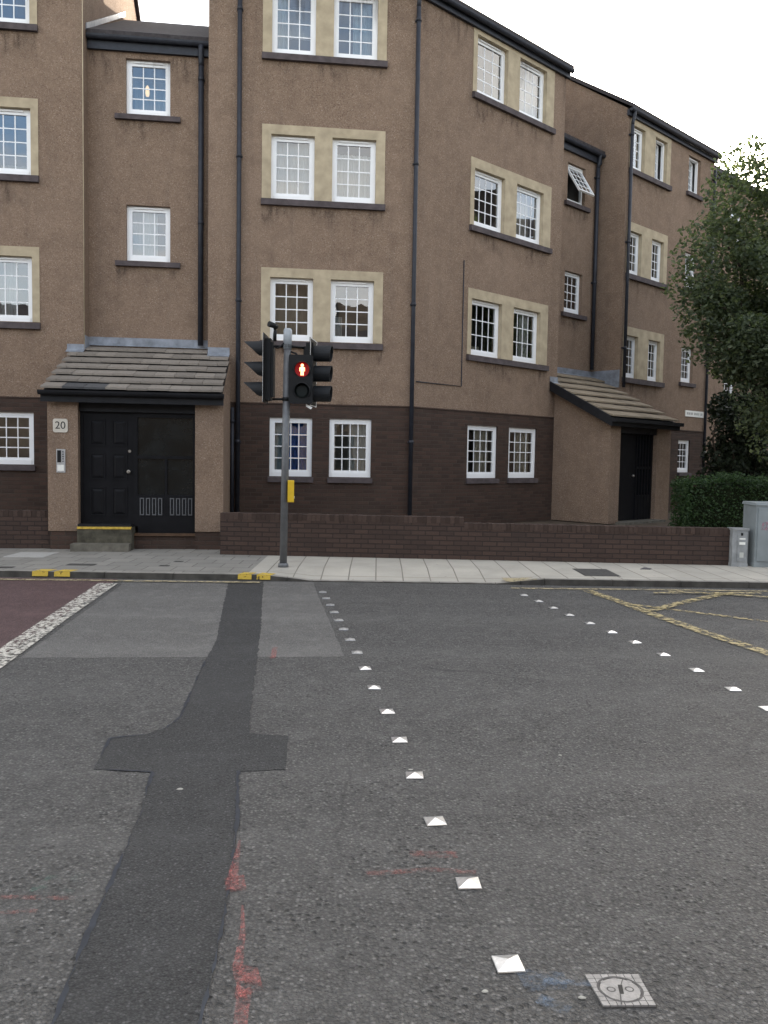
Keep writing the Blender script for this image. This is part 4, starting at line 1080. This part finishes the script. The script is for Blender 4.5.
b = MB(); b.hexa([cv(0, 0, -.02), cv(1, 0, -.02), cv(1, 1, -.02), cv(0, 1, -.02), cv(0, 0, .004), cv(1, 0, .004), cv(1, 1, .004), cv(0, 1, .004)]); b.build('base_plate', COVERD, t)
b = MB(); n = 7
for i in range(n):
    for j in range(n):
        u0, v0 = i / n + .007, j / n + .007; u1, v1 = (i + 1) / n - .007, (j + 1) / n - .007
        if math.hypot((u0 + u1) / 2 - .5, (v0 + v1) / 2 - .5) < .40: continue
        b.hexa([cv(u0, v0, .003), cv(u1, v0, .003), cv(u1, v1, .003), cv(u0, v1, .003), cv(u0, v0, .009), cv(u1, v0, .009), cv(u1, v1, .009), cv(u0, v1, .009)])
b.build('ridged_frame', COVERM, t)
b = MB(); P = [cv((.5 + .36 * math.cos(k * .2618)), .5 + .36 * math.sin(k * .2618), .0085) for k in range(24)]; b.face(P)
for k in range(24): b.face([P[k] - Vector((0, 0, .006)), P[(k + 1) % 24] - Vector((0, 0, .006)), P[(k + 1) % 24], P[k]])
ld = b.build('round_lid', COVERM, t)
b = MB(); b.hexa([cv(.44, .36, .0087), cv(.52, .36, .0087), cv(.58, .64, .0087), cv(.50, .64, .0087), cv(.44, .36, .0095), cv(.52, .36, .0095), cv(.58, .64, .0095), cv(.50, .64, .0095)]); b.build('key_slot', SIG, ld)
b = MB()
P1 = [cv(.5 + .42 * math.cos(k * .2618), .5 + .42 * math.sin(k * .2618), .0095) for k in range(24)]; P0 = [cv(.5 + .375 * math.cos(k * .2618), .5 + .375 * math.sin(k * .2618), .0095) for k in range(24)]
for k in range(24): b.face([P0[k], P1[k], P1[(k + 1) % 24], P0[(k + 1) % 24]])
b.face([cv(.66, .86, .0096), cv(.68, .86, .0096), cv(.56, .62, .0096), cv(.54, .62, .0096)]); b.face([cv(.34, .02, .0096), cv(.37, .02, .0096), cv(.46, .36, .0096), cv(.44, .36, .0096)])
for dx in (-.17, .17):
    P1 = [cv(.5 + dx + .085 * math.cos(k * .5236), .5 + .085 * math.sin(k * .5236), .0092) for k in range(12)]; P0 = [cv(.5 + dx + .06 * math.cos(k * .5236), .5 + .06 * math.sin(k * .5236), .0092) for k in range(12)]
    for k in range(12): b.face([P0[k], P1[k], P1[(k + 1) % 12], P0[(k + 1) % 12]])
b.build('raised_ring', COVERD, ld)
def cover(x0, x1, y0, y1, label, mat=DARKCOVER, kind='manhole_cover'):
    t = thing(kind, ((x0 + x1) / 2, (y0 + y1) / 2, KZ), label, 'cover')
    b = MB(); wbox(b, x0, x1, y0, y1, .06, .0835); b.build('frame', mat, t)
    b = MB(); wbox(b, x0 + .02, x1 - .02, y0 + .02, y1 - .02, .0836, .087); b.build('lid', mat, t)
cover(-4.36, -3.97, 11.72, 11.9, 'narrow dark iron cover in the pavement in front of door step')
cover(-3.07, -2.93, 11.78, 11.88, 'tiny dark iron cover set near the kerb under the porch')
cover(-2.98, -2.85, 12.28, 12.38, 'smallest dark iron toby further back under the porch')
cover(2.88, 3.38, 11.45, 12.2, 'large dark inspection cover in the pale paving before the wall')
cover(-5.6, -5.0, 12.55, 13.2, 'pale new square slab cover beside the left garden wall', plain('new_pale_slab', (.36, .35, .33), .85, .25, 0, .1, 20))
cover(-5.15, -4.95, 11.35, 11.48, 'small dark iron cover by the kerb at the left edge')
b = MB(); q = Vector((3.9, 12.25, KZ)); b.tube([q, q + Vector((.06, .02, .012)), q + Vector((.13, .0, .008)), q + Vector((.17, .03, .008))], [.01, .02, .014, .006], 8); tag(b.build('litter', plain('dark_litter', (.09, .085, .09), .8)), 'dark scrap of litter lying on the pale pavement by the wall', 'litter')
def scrap(x, y, r, label, z=.004):
    b = MB(); n = 7; ring = [Vector((x + r * (1 + .3 * random.uniform(-1, 1)) * math.cos(k * 6.283 / n), y + r * .7 * math.sin(k * 6.283 / n), z)) for k in range(n)]
    top = [p.lerp(Vector((x, y, z)), .3) + Vector((0, 0, r * .22)) for p in ring]
    for k in range(n): b.face([ring[k], ring[(k + 1) % n], top[(k + 1) % n], top[k]])
    b.face(top); tag(b.build('pebble', plain('pale_chip', (.36, .35, .31), .9)), label, 'stone chip')
scrap(.655, 2.475, .012, 'small white chip touching the left side of the iron utility cover')
scrap(.36, 2.50, .012, 'pale flat chip on asphalt left of the nearest stud')
scrap(-.95, 4.05, .016, 'pale chip lying near the left edge of the dark trench patch')
scrap(.20, 4.35, .012, 'pale chip in open road near the fourth left stud')
scrap(1.05, 4.6, .012, 'little yellowish chip alone in the middle of the road')

# ------------------------------------------------------------------ trees and hedge
def leaves(b, pts, size, up=.35):
    """one bent leaf pair of triangles per point"""
    for p in pts:
        s = size * random.uniform(.6, 1.25)
        d = Vector((random.gauss(0, 1), random.gauss(0, 1), random.gauss(-.25, .6))).normalized()
        n = Vector((random.gauss(0, 1), random.gauss(0, 1), random.gauss(up, 1)))
        sd_ = d.cross(n).normalized(); nn = sd_.cross(d)
        a = p - d * s * .5; c = p + d * s * .5; l = p + sd_ * s * .30 + nn * s * .08; r = p - sd_ * s * .30 + nn * s * .08
        i = len(b.v); b.v += [tuple(a), tuple(l), tuple(c), tuple(r)]
        b.f += [(i, i + 1, i + 2), (i, i + 2, i + 3)]; b.uv += [[(0, 0)] * 3] * 2; b.mi += [0, 0]; b.sm += [False, False]
def limb(b, a, c, r0, r1, wob=.12, n=6):
    a = Vector(a); c = Vector(c); pts = [a.lerp(c, k / n) + Vector((random.gauss(0, wob), random.gauss(0, wob), random.gauss(0, wob * .6))) * (1 if 0 < k < n else 0) for k in range(n + 1)]
    b.tube(pts, [r0 + (r1 - r0) * k / n for k in range(n + 1)], 9); return pts
def cluster(c, rx, ry, rz, n):
    out = []
    for _ in range(n):
        while True:
            v = Vector((random.uniform(-1, 1), random.uniform(-1, 1), random.uniform(-1, 1)))
            if v.length <= 1: break
        v *= v.length ** -.25 if v.length > .05 else 1
        out.append(Vector((c[0] + v.x * rx, c[1] + v.y * ry, c[2] + v.z * rz)))
    return out
TX, TY = 8.35, 17.4
t = thing('leafy_tree', (TX, TY, .28), 'broad leafy green tree in front of the right end of the terrace', 'tree')
b = MB(); trunk = limb(b, (TX, TY, .2), (TX + .1, TY + .1, 2.9), .17, .13, .05)
tips = []
for ex, ey, ez, r in ((6.6, 17.2, 5.3, .06), (7.2, 18.2, 6.7, .06), (8.4, 17.3, 7.0, .07), (9.6, 17.8, 6.6, .07), (10.4, 17.2, 5.2, .06), (7.4, 16.7, 4.0, .05), (9.0, 16.6, 4.6, .05), (8.0, 18.6, 5.4, .06)):
    st_ = Vector((TX + .1, TY + .1, 2.7 + random.uniform(-.6, .2))); pts = limb(b, st_, (ex, ey, ez), r, .015, .13, 7); tips += pts[3:]
    for k in (3, 5):
        e2 = pts[k] + Vector((random.uniform(-.9, .9), random.uniform(-.7, .7), random.uniform(.2, .9))); q = limb(b, pts[k], e2, .025, .008, .07, 4); tips += q[2:]
b.build('trunk', BARK, t)
b = MB(); pts = []
for p in tips: pts += cluster(p, random.uniform(.35, .6), random.uniform(.35, .6), random.uniform(.22, .42), 210)
for _ in range(90):
    while True:
        v = Vector((random.uniform(-1, 1), random.uniform(-1, 1), random.uniform(-1, 1)))
        if .35 < v.length < 1: break
    c = Vector((8.9 + v.x * 2.35, 17.6 + v.y * 1.9, 5.0 + v.z * 2.35)); dens = 330 if c.x > 7.7 or c.z < 4.5 else 150
    pts += cluster(c, random.uniform(.3, .62), random.uniform(.3, .6), random.uniform(.2, .4), dens)
for c in ((7.3, 17.2, 7.45), (6.9, 17.1, 7.0), (6.75, 17, 6.6), (6.35, 17, 6.2), (6.2, 17, 5.8), (6.05, 17, 5.2), (6.3, 17, 4.8), (6.45, 17, 4.4), (6.6, 17, 3.9), (6.95, 17, 3.8), (7.0, 17, 6.35), (6.6, 17, 5.9), (6.35, 17, 5.45), (6.7, 17.1, 5.1), (6.9, 17.2, 4.5), (6.6, 17.3, 4.15), (7.3, 17, 3.5), (7.5, 17, 3.0), (7.8, 17.4, 2.5), (8.1, 16.9, 2.9), (8.6, 16.9, 3.3), (7.5, 17.2, 7.0), (8.0, 17.3, 7.2), (8.6, 17.2, 7.35), (7.2, 17.6, 7.75), (7.5, 17.5, 8.0), (7.9, 17.5, 7.95), (8.3, 17.6, 7.85), (8.7, 17.5, 7.9), (7.0, 17.5, 7.3), (7.8, 17.8, 7.5), (8.4, 17.8, 7.3), (7.1, 17.6, 6.7), (7.7, 17.8, 6.6), (8.5, 18, 6.3), (8.0, 18, 6.0), (7.4, 18, 5.9), (7.6, 17, 4.2), (7.9, 17, 3.6), (8.3, 17, 3.9), (8.2, 17, 2.4), (8.6, 17, 2.7), (7.7, 17.2, 2.6), (7.9, 16.9, 2.0), (7.6, 17.3, 7.55), (7.95, 17.3, 7.6), (8.3, 17.3, 7.5), (8.9, 17.4, 7.6), (7.5, 17.6, 6.9), (7.9, 17.6, 7.1), (8.3, 17.6, 6.9), (8.1, 17.2, 6.5), (7.6, 17.3, 6.3), (8.6, 17.6, 6.7), (7.1, 17.3, 5.0), (7.3, 17.1, 5.7)):
    pts += cluster(c, .45, .45, .32, 170)
for c in ((8.28, 17.2, 8.2), (8.36, 17.2, 8.0)): pts += cluster(c, .12, .15, .18, 55)
leaves(b, pts, .105); b.build('crown', LEAF, t)
t = thing('dark_shrub', (8.7, 20.5, .28), 'tall dark shrub added to fill the shaded gap beneath the leafy tree', 'shrub')
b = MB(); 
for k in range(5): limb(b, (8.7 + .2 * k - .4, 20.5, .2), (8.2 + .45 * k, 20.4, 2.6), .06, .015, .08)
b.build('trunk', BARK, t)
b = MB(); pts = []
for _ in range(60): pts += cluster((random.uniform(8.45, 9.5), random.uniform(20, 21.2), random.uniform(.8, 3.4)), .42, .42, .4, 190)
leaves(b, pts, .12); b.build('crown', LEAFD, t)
t = thing('hedge', (7.6, 15.2, .28), 'clipped dark green hedge behind the brick wall and cabinets', 'hedge')
b = MB(); pts = []
for _ in range(15000):
    u, v, z = random.random(), random.random(), random.random()
    k = random.choice('ftttffe'); x = 5.55 + u * 5; y = 15.0 + v * .9; zz = .3 + z * 1.06
    if k == 'f': y = 15.0 + abs(random.gauss(0, .06))
    elif k == 't': zz = 1.36 + random.gauss(-.02, .045)
    else: x = 5.55 + abs(random.gauss(0, .06))
    y += .07 * math.sin(x * 5.3) + .05 * math.sin(zz * 7 + x * 2); zz += .05 * math.sin(x * 3.1) + .03 * math.sin(x * 9)
    pts.append(Vector((x, y, zz)))
leaves(b, pts, .055); b.build('foliage', LEAFH, t)
b = MB(); wbox(b, 5.72, 10.4, 15.16, 15.75, .2, 1.22); b.build('dark_core', plain('hedge_inside', (.012, .016, .008), 1, .05, 0, .4, 9), t)  # solid dark box behind the leaves, the hedge's inner shade as colour

# ------------------------------------------------------------------ across the street, behind the camera (seen in the panes)
t = thing('tenement', (0, -16, 0), 'stone tenement across the street behind the camera', 'building')
TF_ = Frame((0, -15), math.pi)
b = MB(); hl = []
for k in range(-9, 9):
    for s in (1.0, 4.6): hl.append((k * 3.2 + .6, k * 3.2 + 1.8, s, s + 1.9))
wall(b, TF_, -34, 34, 0, 7.7, 0, hl); b.build('wall', TENE, t)
b = MB()
for h in hl: b.face([TF_.p(h[0], -.15, h[2]), TF_.p(h[1], -.15, h[2]), TF_.p(h[1], -.15, h[3]), TF_.p(h[0], -.15, h[3])])
b.build('window', DARKGLASS, t)
b = MB(); roof_quad(b, [TF_.p(-34, .2, 7.7), TF_.p(34, .2, 7.7), TF_.p(34, -5, 9.9), TF_.p(-34, -5, 9.9)]); rf = b.build('roof', SLATE, t)
b = MB()
for k in range(-4, 5): b.box(TF_, k * 7.5, k * 7.5 + 2.2, -4.6, -3.6, 8.5, 10.9)
b.build('chimney', TENE, rf)
b = MB(); b.box(TF_, -3.7, -.2, -4, -.3, 7.72, 11.6); P = [TF_.p(-3.7, -.3, 11.6), TF_.p(-.2, -.3, 11.6), TF_.p(-1.95, -.3, 13.4)]; Q = [TF_.p(-3.7, -4, 11.6), TF_.p(-.2, -4, 11.6), TF_.p(-1.95, -4, 13.4)]
b.face(P); b.face(Q); b.face([P[0], P[2], Q[2], Q[0]]); b.face([P[1], Q[1], Q[2], P[2]]); b.build('gable', TENE, t)  # unseen gable, added to darken the skyline mirrored in one front window
t = thing('tenement', (33, 20, 0), 'tall stone tenement down the street beyond the right edge of the view', 'building')
TR_ = Frame((33, 36), -math.pi / 2)
b = MB(); hl = []
for k in range(10):
    for s in (1.0, 4.2, 7.4, 10.6): hl.append((k * 3.3 + .9, k * 3.3 + 2.1, s, s + 1.9))
wall(b, TR_, 0, 34, 0, 14.2, 0, hl); b.build('wall', TENE, t)
b = MB()
for h in hl: b.face([TR_.p(h[0], -.15, h[2]), TR_.p(h[1], -.15, h[2]), TR_.p(h[1], -.15, h[3]), TR_.p(h[0], -.15, h[3])])
b.build('window', DARKGLASS, t)
b = MB(); roof_quad(b, [TR_.p(0, .2, 14.2), TR_.p(34, .2, 14.2), TR_.p(34, -5, 16.6), TR_.p(0, -5, 16.6)]); rf = b.build('roof', SLATE, t)
b = MB()
for k in range(1, 4): b.box(TR_, k * 8, k * 8 + 2.2, -4.6, -3.6, 15.5, 18)
b.build('chimney', TENE, rf)
